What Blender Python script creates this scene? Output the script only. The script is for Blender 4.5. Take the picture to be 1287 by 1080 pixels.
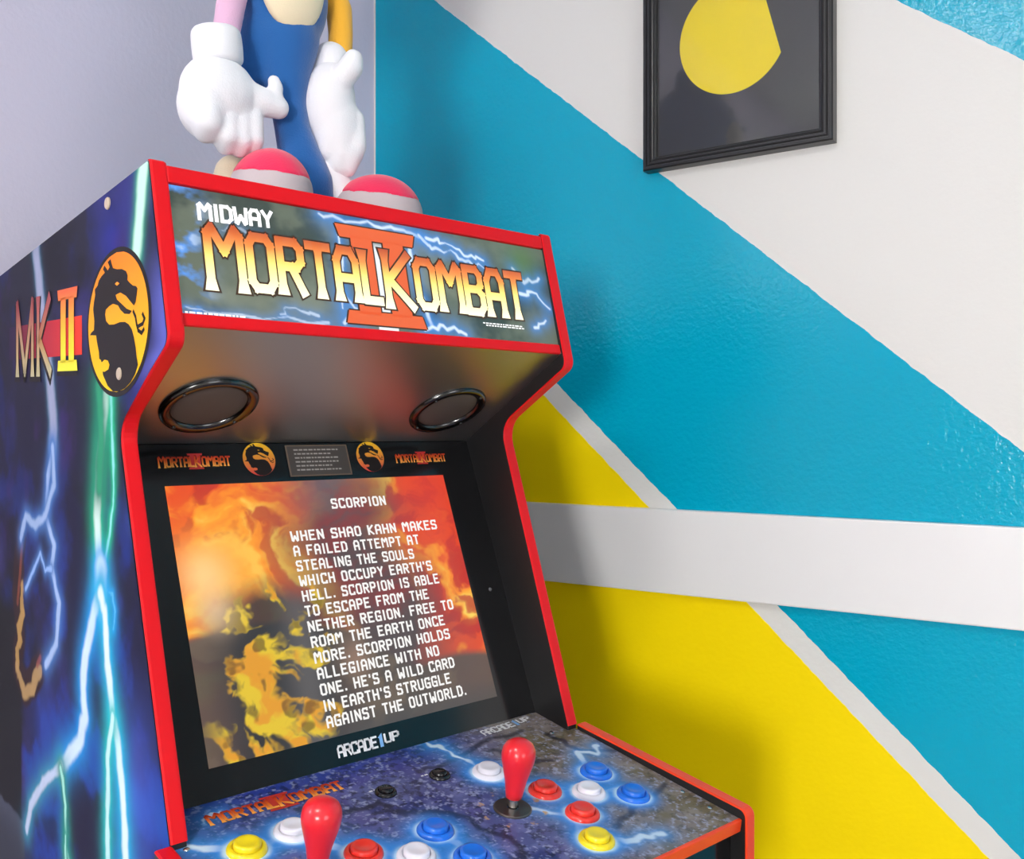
import bpy, bmesh, math, random
import numpy as np
from mathutils import Vector, Matrix
from mathutils.geometry import tessellate_polygon

for o in list(bpy.data.objects):
    bpy.data.objects.remove(o)
SC = bpy.context.scene
COL = SC.collection

# ------------------------------------------------------------------ camera
cam_data = bpy.data.cameras.new('camera')
cam = bpy.data.objects.new('camera', cam_data)
COL.objects.link(cam)
cam.location = (1.2181, -1.3514, 1.3158)
cam.rotation_euler = (math.radians(90), 0, math.radians(33.668))
cam_data.sensor_fit = 'HORIZONTAL'
cam_data.sensor_width = 36
cam_data.lens = 1180.0 / 1287.0 * 36.0
cam_data.clip_start = 0.02
SC.camera = cam

# ------------------------------------------------------------------ world, light, exposure
w = bpy.data.worlds.new('world')
SC.world = w
w.use_nodes = True
w.node_tree.nodes['Background'].inputs[0].default_value = (0.75, 0.82, 1.0, 1)
w.node_tree.nodes['Background'].inputs[1].default_value = 0.6
SC.view_settings.view_transform = 'Standard'
SC.view_settings.look = 'None'
SC.view_settings.exposure = 0.20
SC.view_settings.gamma = 1.0

def area(name, loc, target, sx, sy, power, color):
    l = bpy.data.lights.new(name, 'AREA')
    l.shape = 'RECTANGLE'; l.size = sx; l.size_y = sy
    l.energy = power; l.color = color
    o = bpy.data.objects.new(name, l); COL.objects.link(o)
    o.location = loc
    d = Vector(target) - Vector(loc)
    o.rotation_euler = d.to_track_quat('-Z', 'Y').to_euler()
    return o
WIN_FRONT = 72.0      # daylight radiance of the window panes
WIN_LEFT = 20.0
LAMP = 46.0
WIN_BACK = 5.0
ROOM_X, ROOM_Y, ROOM_Z = 3.4, 3.6, 2.6

# ------------------------------------------------------------------ helpers
def srgb(r, g, b):
    def f(c):
        c /= 255.0
        return c / 12.92 if c <= 0.04045 else ((c + 0.055) / 1.055) ** 2.4
    return (f(r), f(g), f(b))

def new_mat(name):
    m = bpy.data.materials.new(name); m.use_nodes = True
    return m, m.node_tree.nodes, m.node_tree.links, m.node_tree.nodes['Principled BSDF']

def mat(name, col, rough=0.5, metal=0.0, bump=0.0, bscale=200.0, spec=0.5, coat=0.0, sheen=0.0, var=0.0, bdist=0.001):
    m, N, L, B = new_mat(name)
    B.inputs['Base Color'].default_value = (*col, 1)
    B.inputs['Roughness'].default_value = rough
    B.inputs['Metallic'].default_value = metal
    B.inputs['Specular IOR Level'].default_value = spec
    B.inputs['Coat Weight'].default_value = coat
    B.inputs['Coat Roughness'].default_value = 0.08
    B.inputs['Sheen Weight'].default_value = sheen
    tc = N.new('ShaderNodeTexCoord')
    nz = N.new('ShaderNodeTexNoise'); nz.inputs['Scale'].default_value = bscale; nz.inputs['Detail'].default_value = 3
    L.new(tc.outputs['Object'], nz.inputs['Vector'])
    if bump > 0:
        bp = N.new('ShaderNodeBump'); bp.inputs['Strength'].default_value = bump; bp.inputs['Distance'].default_value = bdist
        L.new(nz.outputs['Fac'], bp.inputs['Height']); L.new(bp.outputs['Normal'], B.inputs['Normal'])
    if var > 0:
        mx = N.new('ShaderNodeMix'); mx.data_type = 'RGBA'
        mx.inputs[6].default_value = (*[c * (1 - var) for c in col], 1)
        mx.inputs[7].default_value = (*[min(1, c * (1 + var)) for c in col], 1)
        n2 = N.new('ShaderNodeTexNoise'); n2.inputs['Scale'].default_value = bscale * 0.2
        L.new(tc.outputs['Object'], n2.inputs['Vector'])
        L.new(n2.outputs['Fac'], mx.inputs[0]); L.new(mx.outputs[2], B.inputs['Base Color'])
    return m

def emis_mat(name, col, strength, rough=0.4, base=None):
    m, N, L, B = new_mat(name)
    B.inputs['Base Color'].default_value = (*(base or col), 1)
    B.inputs['Roughness'].default_value = rough
    B.inputs['Emission Color'].default_value = (*col, 1)
    B.inputs['Emission Strength'].default_value = strength
    return m

def attr_mat(name, rough=0.4, emit=0.0, diffuse=1.0, coat=0.0, spec=0.5):
    """surface whose printed artwork comes from the colour layer of the mesh"""
    m, N, L, B = new_mat(name)
    a = N.new('ShaderNodeAttribute'); a.attribute_name = 'art'
    if diffuse == 1.0:
        L.new(a.outputs['Color'], B.inputs['Base Color'])
    else:
        mx = N.new('ShaderNodeMix'); mx.data_type = 'RGBA'; mx.inputs[0].default_value = diffuse
        mx.inputs[6].default_value = (0.01, 0.01, 0.01, 1)
        L.new(a.outputs['Color'], mx.inputs[7]); L.new(mx.outputs[2], B.inputs['Base Color'])
    B.inputs['Roughness'].default_value = rough
    B.inputs['Coat Weight'].default_value = coat
    B.inputs['Coat Roughness'].default_value = 0.1
    B.inputs['Specular IOR Level'].default_value = spec
    if emit > 0:
        L.new(a.outputs['Color'], B.inputs['Emission Color'])
        B.inputs['Emission Strength'].default_value = emit
    return m

def grad_mat(name, stops, emit=0.0, rough=0.45):
    """print that runs through colours from the bottom to the top of each mesh (its own layer 'art')"""
    return attr_mat(name, rough, emit)

def link(name, me, m=None, parent=None, smooth=False):
    o = bpy.data.objects.new(name, me); COL.objects.link(o)
    if m is not None:
        for mm in (m if isinstance(m, (list, tuple)) else [m]):
            me.materials.append(mm)
    if parent is not None:
        o.parent = parent
    if smooth:
        for p in me.polygons: p.use_smooth = True
    return o

def obj(name, bm, m=None, parent=None, smooth=False):
    bmesh.ops.recalc_face_normals(bm, faces=bm.faces)
    me = bpy.data.meshes.new(name); bm.to_mesh(me); bm.free()
    return link(name, me, m, parent, smooth)

def empty(name, loc, rz=0.0):
    o = bpy.data.objects.new(name, None); COL.objects.link(o)
    o.location = loc; o.rotation_euler = (0, 0, rz); o.empty_display_size = 0.05
    return o

def tag(o, label=None, cat=None, group=None, kind=None):
    if label: o['label'] = label
    if cat: o['category'] = cat
    if group: o['group'] = group
    if kind: o['kind'] = kind
    return o

def bm_box(x0, x1, y0, y1, z0, z1, bm=None):
    bm = bm or bmesh.new()
    v = [bm.verts.new((x, y, z)) for x in (x0, x1) for y in (y0, y1) for z in (z0, z1)]
    for f in ((0, 1, 3, 2), (4, 6, 7, 5), (0, 4, 5, 1), (2, 3, 7, 6), (0, 2, 6, 4), (1, 5, 7, 3)):
        bm.faces.new([v[i] for i in f])
    return bm

def bevel(o, w=0.001, n=2):
    b = o.modifiers.new('bevel', 'BEVEL'); b.width = w; b.segments = n; b.limit_method = 'ANGLE'; b.angle_limit = math.radians(35)
    return o

def round_poly(pts, radii, n=6):
    """pts: closed polygon; radii per corner -> rounded outline"""
    out = []
    N = len(pts)
    for i, p in enumerate(pts):
        r = radii[i]
        p = Vector(p)
        if r <= 0:
            out.append(tuple(p)); continue
        a = (Vector(pts[i - 1]) - p).normalized(); b = (Vector(pts[(i + 1) % N]) - p).normalized()
        ang = a.angle(b); d = r / math.tan(ang / 2)
        c = p + (a + b).normalized() * (r / math.sin(ang / 2))
        s = p + a * d; e = p + b * d
        va, vb = s - c, e - c
        tot = va.angle_signed(vb)
        for k in range(n + 1):
            t = -tot * k / n
            out.append(tuple(c + Vector((va.x * math.cos(t) - va.y * math.sin(t), va.x * math.sin(t) + va.y * math.cos(t)))))
    return out

def prism(outline, x0, x1, bm=None):
    """(y,z) outline extruded along x"""
    bm = bm or bmesh.new()
    a = [bm.verts.new((x0, y, z)) for y, z in outline]
    b = [bm.verts.new((x1, y, z)) for y, z in outline]
    bm.faces.new(a); bm.faces.new(list(reversed(b)))
    n = len(a)
    for i in range(n):
        bm.faces.new((a[i], b[i], b[(i + 1) % n], a[(i + 1) % n]))
    return bm

def strip(path, x0, x1, th, bm=None):
    """a band following an open (y,z) path, from x0 to x1, thickness th to the right-hand side of the path"""
    bm = bm or bmesh.new()
    P = [Vector(p) for p in path]
    offs = []
    for i, p in enumerate(P):
        d = Vector((0, 0))
        if i > 0: d += (P[i] - P[i - 1]).normalized()
        if i < len(P) - 1: d += (P[i + 1] - P[i]).normalized()
        d.normalize()
        offs.append(Vector((d.y, -d.x)))
    rings = []
    for p, n in zip(P, offs):
        q = p + n * th
        m = 0.25 * (x1 - x0)
        e = p + n * th * 0.55
        ring = [(x0, p.x, p.y), (x0, e.x, e.y), (x0 + m * .5, q.x, q.y), (x1 - m * .5, q.x, q.y), (x1, e.x, e.y), (x1, p.x, p.y)]
        rings.append([bm.verts.new(v) for v in ring])
    for a, b in zip(rings, rings[1:]):
        for k in range(6):
            bm.faces.new((a[k], a[(k + 1) % 6], b[(k + 1) % 6], b[k]))
    bm.faces.new(rings[0]); bm.faces.new(list(reversed(rings[-1])))
    return bm

def lathe(profile, n=40, bm=None, M=None):
    """(r,h) profile turned about local z"""
    bm = bm or bmesh.new(); M = M or Matrix()
    rings = []
    for r, h in profile:
        if r < 1e-6: rings.append([bm.verts.new(M @ Vector((0, 0, h)))])
        else: rings.append([bm.verts.new(M @ Vector((r * math.cos(2 * math.pi * k / n), r * math.sin(2 * math.pi * k / n), h))) for k in range(n)])
    for a, b in zip(rings, rings[1:]):
        for k in range(n):
            k2 = (k + 1) % n
            if len(a) == 1 and len(b) == 1: continue
            if len(a) == 1: bm.faces.new((a[0], b[k], b[k2]))
            elif len(b) == 1: bm.faces.new((a[k], b[0], a[k2]))
            else: bm.faces.new((a[k], b[k], b[k2], a[k2]))
    return bm

# ------------------------------------------------------------------ numpy painting of printed artwork
RNG = np.random.RandomState(7)
_T = RNG.rand(256, 256)
def vnoise(x, y):
    xi = np.floor(x).astype(int); yi = np.floor(y).astype(int)
    fx = x - xi; fy = y - yi
    fx = fx * fx * (3 - 2 * fx); fy = fy * fy * (3 - 2 * fy)
    g = lambda a, b: _T[a % 256, b % 256]
    return (g(xi, yi) * (1 - fx) * (1 - fy) + g(xi + 1, yi) * fx * (1 - fy) + g(xi, yi + 1) * (1 - fx) * fy + g(xi + 1, yi + 1) * fx * fy)
def fbm(x, y, o=5, gain=0.5):
    s = 0; a = 1; t = 0
    for i in range(o):
        s = s + a * vnoise(x * 2 ** i + 17.3 * i, y * 2 ** i + 9.1 * i); t += a; a *= gain
    return s / t
def sstep(a, b, x):
    t = np.clip((x - a) / (b - a), 0, 1)
    return t * t * (3 - 2 * t)
def lerp(c, d, t):
    return c + (np.asarray(d) - c) * t[..., None]
def pdist(x, y, pts):
    d = np.full(x.shape, 9.0)
    for (ax, ay), (bx, by) in zip(pts, pts[1:]):
        ex, ey = bx - ax, by - ay
        t = np.clip(((x - ax) * ex + (y - ay) * ey) / (ex * ex + ey * ey + 1e-12), 0, 1)
        d = np.minimum(d, np.hypot(x - ax - t * ex, y - ay - t * ey))
    return d
def jag(pts, amp, n=4, seed=1):
    r = random.Random(seed); out = [pts[0]]
    for a, b in zip(pts, pts[1:]):
        for k in range(1, n + 1):
            t = k / n; j = amp if k < n else 0
            out.append((a[0] + (b[0] - a[0]) * t + r.uniform(-j, j), a[1] + (b[1] - a[1]) * t + r.uniform(-j, j)))
    return out
def S3(r, g, b): return np.array(srgb(r, g, b))

def grid_mesh(name, P, C, m, parent):
    """P (nu,nv,3) positions, C (nu,nv,3) linear colours"""
    nu, nv = P.shape[:2]
    idx = np.arange(nu * nv).reshape(nu, nv)
    f = np.stack([idx[:-1, :-1], idx[1:, :-1], idx[1:, 1:], idx[:-1, 1:]], -1).reshape(-1, 4)
    me = bpy.data.meshes.new(name)
    me.from_pydata(P.reshape(-1, 3).tolist(), [], f.tolist())
    at = me.color_attributes.new('art', 'FLOAT_COLOR', 'POINT')
    c = np.ones((nu * nv, 4), np.float32); c[:, :3] = np.clip(C.reshape(-1, 3), 0, 4)
    at.data.foreach_set('color', c.ravel())
    return link(name, me, m, parent)

# ------------------------------------------------------------------ lettering drawn as strokes
G = {
 'A': [[(0, 0), (0, .78), (.14, 1), (.46, 1), (.6, .78), (.6, 0)], [(0, .42), (.6, .42)]],
 'B': [[(0, 0), (0, 1), (.44, 1), (.57, .87), (.57, .64), (.44, .53), (0, .53)], [(.44, .53), (.6, .4), (.6, .14), (.46, 0), (0, 0)]],
 'C': [[(.6, .82), (.6, 1), (.12, 1), (0, .86), (0, .14), (.12, 0), (.6, 0), (.6, .18)]],
 'D': [[(0, 0), (0, 1), (.4, 1), (.6, .8), (.6, .2), (.4, 0), (0, 0)]],
 'E': [[(.58, 1), (0, 1), (0, 0), (.58, 0)], [(0, .52), (.46, .52)]],
 'F': [[(.58, 1), (0, 1), (0, 0)], [(0, .5), (.46, .5)]],
 'G': [[(.6, .82), (.6, 1), (.12, 1), (0, .86), (0, .14), (.12, 0), (.6, 0), (.6, .45), (.32, .45)]],
 'H': [[(0, 0), (0, 1)], [(.6, 0), (.6, 1)], [(0, .5), (.6, .5)]],
 'I': [[(.1, 0), (.1, 1)]],
 'K': [[(0, 0), (0, 1)], [(.58, 1), (.06, .5), (.6, 0)]],
 'L': [[(0, 1), (0, 0), (.55, 0)]],
 'M': [[(0, 0), (0, .9), (.1, 1), (.36, .62), (.62, 1), (.72, .9), (.72, 0)]],
 'N': [[(0, 0), (0, 1), (.6, .05), (.6, 1)]],
 'O': [[(.12, 0), (0, .14), (0, .86), (.12, 1), (.48, 1), (.6, .86), (.6, .14), (.48, 0), (.12, 0)]],
 'P': [[(0, 0), (0, 1), (.46, 1), (.6, .87), (.6, .58), (.46, .45), (0, .45)]],
 'R': [[(0, 0), (0, 1), (.46, 1), (.6, .87), (.6, .62), (.46, .5), (0, .5)], [(.3, .5), (.6, 0)]],
 'S': [[(.58, .85), (.58, 1), (.1, 1), (0, .88), (0, .64), (.1, .53), (.5, .5), (.6, .38), (.6, .12), (.5, 0), (0, 0), (0, .15)]],
 'T': [[(0, 1), (.6, 1)], [(.3, 1), (.3, 0)]],
 'U': [[(0, 1), (0, .14), (.12, 0), (.48, 0), (.6, .14), (.6, 1)]],
 'V': [[(0, 1), (.3, 0), (.6, 1)]],
 'W': [[(0, 1), (.06, .06), (.14, 0), (.38, .5), (.62, 0), (.7, .06), (.76, 1)]],
 'X': [[(0, 1), (.6, 0)], [(0, 0), (.6, 1)]],
 'Y': [[(0, 1), (.3, .5), (.6, 1)], [(.3, .5), (.3, 0)]],
 '1': [[(.05, .75), (.28, 1), (.28, 0)]],
 '.': [[(.06, 0), (.06, .06)]],
 ',': [[(.1, .06), (.02, -.14)]],
 "'": [[(.06, 1), (.06, .8)]],
}
GW = {'I': .2, 'M': .72, 'W': .76, '.': .12, ',': .12, "'": .12, '1': .34}

def stroke_quads(pts, t, flare=0.0):
    out = []
    for i, (a, b) in enumerate(zip(pts, pts[1:])):
        a = Vector(a); b = Vector(b); d = (b - a)
        L = d.length
        if L < 1e-6: continue
        d /= L; n = Vector((-d.y, d.x))
        e0 = e1 = t * 0.42
        if flare and L > .5:
            m0 = a.lerp(b, .16); m1 = a.lerp(b, .84)
            fl = flare if abs(d.x) < .12 else flare * .15
            f0 = t * (1 + (fl if i == 0 else 0)); f1 = t * (1 + (fl if i == len(pts) - 2 else 0))
            out.append([a - d * e0 + n * f0 / 2, a - d * e0 - n * f0 / 2, m0 - n * t / 2, m1 - n * t / 2, b + d * e1 - n * f1 / 2, b + d * e1 + n * f1 / 2, m1 + n * t / 2, m0 + n * t / 2])
        else:
            out.append([a - d * e0 + n * t / 2, a - d * e0 - n * t / 2, b + d * e1 - n * t / 2, b + d * e1 + n * t / 2])
    return out

def text_polys(s, height, width=None, t=0.17, gap=0.24, space=0.5, flare=0.0, asp=1.0, slant=0.0):
    """list of 2-D polygons, baseline at y=0, x from 0; width squeezes the whole line to that length"""
    polys = []; x = 0.0
    for ch in s:
        if ch == ' ':
            x += space; continue
        for st in G[ch]:
            for q in stroke_quads([(p[0] * asp, p[1]) for p in st], t, flare):
                polys.append([(x + p[0] + slant * p[1], p[1]) for p in q])
        x += GW.get(ch, .6) * asp + gap
    x -= gap
    k = (width / x) if width else height
    return [[(px * k, py * height) for px, py in pl] for pl in polys]

def poly_mesh(name, polys, place, m, parent, thick=0.0, colour=None, tri=False):
    """flat polygons set on a surface by place((u,v)) -> 3-D; colour(u,v) fills the 'art' layer"""
    bm = bmesh.new(); cols = []
    for pl in polys:
        if tri:
            vs = [bm.verts.new(place(p)) for p in pl]
            cols += [colour(*p) if colour else (1, 1, 1) for p in pl]
            for t3 in tessellate_polygon([[Vector((p[0] * 1000, p[1] * 1000, 0)) for p in pl]]):
                try: bm.faces.new([vs[i] for i in t3])
                except ValueError: pass
            continue
        vs = [bm.verts.new(place(p)) for p in pl]
        cols += [colour(*p) if colour else (1, 1, 1) for p in pl]
        try: bm.faces.new(vs)
        except ValueError: pass
    me = bpy.data.meshes.new(name); bm.to_mesh(me); bm.free()
    if colour:
        at = me.color_attributes.new('art', 'FLOAT_COLOR', 'POINT')
        c = np.ones((len(cols), 4), np.float32); c[:, :3] = cols
        at.data.foreach_set('color', c.ravel())
    return link(name, me, m, parent)

def ellipse(cx, cy, rx, ry, n=56):
    return [(cx + rx * math.cos(2 * math.pi * k / n), cy + ry * math.sin(2 * math.pi * k / n)) for k in range(n)]

# dragon crest, in crest units (-1..1)
def _cr(px, py): return ((px - 459) / 121.0, (665 - py) / 277.0)
DRAGON = [_cr(*p) for p in [(404, 868), (396, 806), (388, 800), (386, 770), (378, 730), (374, 700), (358, 696), (346, 694), (352, 684), (364, 676), (366, 640), (361, 590), (364, 560), (370, 530), (368, 508), (380, 496), (386, 476), (398, 462), (412, 452), (404, 436), (410, 422), (418, 436), (424, 448),
    (432, 436), (424, 414), (436, 406), (440, 424), (446, 446), (462, 456), (482, 462), (498, 476), (504, 494), (503, 512), (514, 528), (524, 540), (536, 546), (541, 556), (538, 580), (534, 606), (528, 618), (516, 600), (498, 572), (476, 552), (456, 556), (462, 576), (482, 600), (500, 622), (520, 636), (512, 646), (492, 640), (476, 620), (466, 600), (446, 588), (430, 594), (416, 604), (413, 622), (417, 650), (430, 668), (450, 672), (474, 668), (494, 672), (508, 684), (520, 706), (528, 738), (534, 775), (538, 815), (543, 845), (532, 880), (516, 908), (494, 930), (470, 940), (446, 938), (424, 914)]]
DRAGON_BLOB = [_cr(*p) for p in [(364, 800), (374, 804), (384, 818), (392, 800), (400, 816), (412, 806), (426, 812), (433, 830), (428, 848), (412, 856), (394, 850), (378, 834), (368, 818)]]
DRAGON_EYE = [_cr(*p) for p in [(455, 512), (464, 506), (474, 516), (463, 522)]]
WHISKER = [[_cr(*p) for p in [(526, 640), (534, 662), (538, 690), (544, 716), (556, 728), (564, 716)]], [_cr(*p) for p in [(544, 700), (560, 694), (567, 676), (560, 658)]]]

def crest(name_prefix, place, parent, rx, ry, m_disc, m_dark, top, bot, rim=0.07, flip=1, lift=(0.0003, 0.0006, 0.0009)):
    """round crest: dark rim, graded disc and the dragon in front. place(u, v, lift)"""
    col = lambda u, v: tuple(np.asarray(bot) + (np.asarray(top) - np.asarray(bot)) * min(1, max(0, (v / ry + 1) / 2)))
    rimo = poly_mesh(name_prefix + '_rim', [ellipse(0, 0, rx * (1 + rim), ry * (1 + rim))], lambda p: place(p[0], p[1], lift[0]), m_dark, parent)
    rings = []
    for k in range(12):   # disc in bands so that the print runs smoothly
        v0, v1 = -1 + k / 6, -1 + (k + 1) / 6
        a = [(math.sqrt(max(0, 1 - v * v)) * rx, v * ry) for v in np.linspace(v0, v1, 7)]
        rings.append([(-x, y) for x, y in a] + list(reversed(a)))
    poly_mesh(name_prefix + '_disc', rings, lambda p: place(p[0], p[1], lift[1]), m_disc, parent, colour=col)
    sc = lambda pl: [(flip * u * rx, v * ry) for u, v in pl]
    polys = [sc(DRAGON)]
    for wl in WHISKER: polys += [[tuple(p) for p in q] for q in stroke_quads(sc(wl), rx * 0.045)]
    poly_mesh(name_prefix + '_dragon', polys, lambda p: place(p[0], p[1], lift[2]), m_dark, parent, tri=True)
    for nm, pl in (('_accent', DRAGON_BLOB), ('_eye', DRAGON_EYE)):
        poly_mesh(name_prefix + nm, [sc(pl)], lambda p: place(p[0], p[1], lift[2] + 0.0003), m_disc, parent, colour=col, tri=True)

TITLE_W = {}
def title_polys(width, height, t=0.2, grow=0.0):
    """the two-word title in tall spiked letters; K and M stand higher"""
    polys = []
    s = 'MORTALKOMBAT'
    big = {0: 1.12, 6: 1.14}
    xs = 0.0; cells = []
    for i, ch in enumerate(s):
        wd = {'M': .62, 'O': .5, 'R': .5, 'T': .5, 'A': .5, 'L': .42, 'K': .6, 'B': .5}[ch] * (1.15 if i in big else 1)
        cells.append((ch, xs, wd, big.get(i, 1.0))); xs += wd + .215
    tot = xs - .215
    kx = width / tot
    for ch, x, wd, hb in cells:
        nat = GW.get(ch, .6)
        y0 = -.06 if hb > 1 else 0
        for st in G[ch]:
            pts = [(x + p[0] / nat * wd, y0 + p[1] * hb) for p in st]
            for q in stroke_quads(pts, t + grow, flare=.6):
                polys.append([(p[0] * kx, p[1] * height) for p in q])
    return polys
LOGO_STOPS = [(-.1, (255, 252, 220)), (.3, (255, 244, 160)), (.55, (252, 214, 110)), (.8, (232, 140, 70)), (1.15, (176, 70, 40))]
def stops(v, st):
    if v <= st[0][0]: return srgb(*st[0][1])
    for (a, ca), (b, cb) in zip(st, st[1:]):
        if v <= b:
            t = (v - a) / (b - a); A, B = srgb(*ca), srgb(*cb)
            return tuple(A[i] + (B[i] - A[i]) * t for i in range(3))
    return srgb(*st[-1][1])
def two_polys(x0, x1, y0, y1):
    """Roman two: bars with serifs and two stems"""
    w = x1 - x0; h = y1 - y0
    R = lambda a, b, c, d: [(x0 + a * w, y0 + c * h), (x0 + b * w, y0 + c * h), (x0 + b * w, y0 + d * h), (x0 + a * w, y0 + d * h)]
    tr = lambda a, b, c, d, e, g: [(x0 + a * w, y0 + c * h), (x0 + b * w, y0 + c * h), (x0 + g * w, y0 + d * h), (x0 + e * w, y0 + d * h)]
    return [tr(0, 1, 0, .13, .04, .96), tr(.04, .96, .87, 1, 0, 1), R(.17, .43, .1, .9), R(.57, .83, .1, .9)]

# ------------------------------------------------------------------ room
def wall_paint():
    m, N, L, B = new_mat('mural_paint')
    tc = N.new('ShaderNodeTexCoord'); sp = N.new('ShaderNodeSeparateXYZ'); L.new(tc.outputs['Object'], sp.inputs[0])
    wob = N.new('ShaderNodeTexNoise'); wob.inputs['Scale'].default_value = 45; wob.inputs['Detail'].default_value = 2
    L.new(tc.outputs['Object'], wob.inputs['Vector'])
    def M(op, a, b=None):
        n = N.new('ShaderNodeMath'); n.operation = op
        for i, q in enumerate((a, b)):
            if q is None: continue
            if isinstance(q, (int, float)): n.inputs[i].default_value = q
            else: L.new(q, n.inputs[i])
        return n.outputs[0]
    X, Z = sp.outputs[0], sp.outputs[2]
    wb = M('MULTIPLY', M('SUBTRACT', wob.outputs['Fac'], .5), .007)
    Zw = M('ADD', Z, wb)
    def above(slope, c):   # 1 where z > c - slope*x
        return M('GREATER_THAN', M('ADD', Zw, M('MULTIPLY', X, slope)), c)
    low = M('LESS_THAN', Z, 1.13)
    Zs = M('SUBTRACT', Zw, M('MULTIPLY', low, .0135))
    strip_t = M('GREATER_THAN', M('ADD', Zs, M('MULTIPLY', X, .9255)), 1.7705)
    strip_y = M('GREATER_THAN', M('ADD', Zs, M('MULTIPLY', X, .9250)), 1.7270)
    up = above(.8566, 2.2274); cn = above(.750, 2.608)
    edge = M('LESS_THAN', X, .004)
    TEAL, WHITE, YEL = (0.0, .375, .555, 1), (.735, .725, .705, 1), (1.0, .745, 0.0, 1)
    def mix(f, a, b):
        n = N.new('ShaderNodeMix'); n.data_type = 'RGBA'; L.new(f, n.inputs[0])
        for i, q in ((6, a), (7, b)):
            if isinstance(q, tuple): n.inputs[i].default_value = q
            else: L.new(q, n.inputs[i])
        return n.outputs[2]
    c = mix(strip_y, YEL, WHITE); c = mix(strip_t, c, TEAL); c = mix(up, c, WHITE); c = mix(cn, c, TEAL); c = mix(edge, c, WHITE)
    L.new(c, B.inputs['Base Color'])
    # satin teal, flatter white and yellow
    isteal = M('ADD', M('MULTIPLY', strip_t, M('SUBTRACT', 1.0, up)), cn)
    L.new(M('SUBTRACT', .5, M('MULTIPLY', isteal, .32)), B.inputs['Roughness'])
    B.inputs['Specular IOR Level'].default_value = .4
    b1 = N.new('ShaderNodeTexNoise'); b1.inputs['Scale'].default_value = 130; b1.inputs['Detail'].default_value = 3
    L.new(tc.outputs['Object'], b1.inputs['Vector'])
    bp = N.new('ShaderNodeBump'); bp.inputs['Strength'].default_value = .45; bp.inputs['Distance'].default_value = .003
    L.new(M('ADD', M('MULTIPLY', isteal, .24), .13), bp.inputs['Strength'])
    L.new(b1.outputs['Fac'], bp.inputs['Height']); L.new(bp.outputs['Normal'], B.inputs['Normal'])
    L.new(M('ADD', M('MULTIPLY', isteal, .25), .15), B.inputs['Specular IOR Level'])
    return m
M_MURAL = wall_paint()
M_COOLLIT = mat('white_paint_cool_lit', (.69, .645, .79), .8, bump=.25, bscale=120, bdist=.002, spec=.15)  # whitish wall with the cool purple light put into its colour
M_WALL = mat('greige_paint', (.42, .40, .38), .7, bump=.2, bscale=120, bdist=.002)
M_CEIL = mat('ceiling_paint', (.62, .62, .62), .8, bump=.3, bscale=90, bdist=.002)
M_FLOOR = mat('grey_wood_floor', (.36, .31, .27), .45, bump=.1, bscale=30, var=.2)
M_TRIM = mat('white_trim_paint', (.83, .82, .83), .35, bump=.05, bscale=60)
M_PANE = {}

def struct(o): o['kind'] = 'structure'; return o
T = .1
struct(obj('wall_right', bm_box(-T, ROOM_X + T, 0, T, 0, ROOM_Z), M_MURAL))
struct(obj('floor', bm_box(-T, ROOM_X + T, -ROOM_Y - T, T, -.1, 0), M_FLOOR))
struct(obj('ceiling', bm_box(-T, ROOM_X + T, -ROOM_Y - T, T, ROOM_Z, ROOM_Z + .1), M_CEIL))
HT = (-2.66, -2.16, 2.15, 2.5)        # unseen high window, added for its reflection in the picture glass
def wall_with_hole(name, axis, at, a0, a1, h, m, out):
    """wall slab in the plane axis=at, from a0 to a1 along the other axis, with a window hole h=(b0,b1,z0,z1)"""
    bm = bmesh.new()
    b0, b1, z0, z1 = h
    for (p, q, r, s) in ((a0, b0, 0, ROOM_Z), (b1, a1, 0, ROOM_Z), (b0, b1, 0, z0), (b0, b1, z1, ROOM_Z)):
        lo, hi = min(at, at + out), max(at, at + out)
        if axis == 'x': bm_box(lo, hi, p, q, r, s, bm)
        else: bm_box(p, q, lo, hi, r, s, bm)
    return struct(obj(name, bm, m))
HL = (-2.10, -1.70, 1.50, 1.90)       # unseen left wall window, added for the soft glow on the teal
HF = (1.55, 2.10, 1.05, 1.75)
HB = (-2.4, -1.3, .8, 2.0)           # front wall window, behind the camera
bm = bmesh.new()
for (p, q, r, s_) in ((-ROOM_Y - T, HT[0], 0, ROOM_Z), (HT[0], HT[1], 0, HT[2]), (HT[0], HT[1], HT[3], ROOM_Z), (HT[1], HL[0], 0, ROOM_Z), (HL[0], HL[1], 0, HL[2]), (HL[0], HL[1], HL[3], ROOM_Z), (HL[1], 0, 0, ROOM_Z)):
    bm_box(-T, 0, p, q, r, s_, bm)
struct(obj('wall_left', bm, M_COOLLIT))
wall_with_hole('wall_front', 'y', -ROOM_Y, 0, ROOM_X, HF, M_WALL, -T)
wall_with_hole('wall_back', 'x', ROOM_X, -ROOM_Y - T, 0, HB, M_WALL, T)

def window(n, axis, at, h, out, strength, color):
    b0, b1, z0, z1 = h
    bm = bmesh.new(); f = .05
    lo, hi = min(at + out * .3, at + out * .7), max(at + out * .3, at + out * .7)
    mid = (b0 + b1) / 2
    for (p, q, r, s) in ((b0, b1, z0, z0 + f), (b0, b1, z1 - f, z1), (b0, b0 + f, z0, z1), (b1 - f, b1, z0, z1), (mid - .02, mid + .02, z0, z1)):
        if axis == 'x': bm_box(lo, hi, p, q, r, s, bm)
        else: bm_box(p, q, lo, hi, r, s, bm)
    o = struct(obj('window_%d' % n, bm, M_TRIM))
    m = emis_mat('daylit_pane_%d' % n, color, strength, .1, (.5, .5, .5))
    c = at + out * .55
    bm = bm_box(c - .004, c + .004, b0 + .01, b1 - .01, z0 + .01, z1 - .01) if axis == 'x' else bm_box(b0 + .01, b1 - .01, c - .004, c + .004, z0 + .01, z1 - .01)
    obj('pane', bm, m, o)
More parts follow.
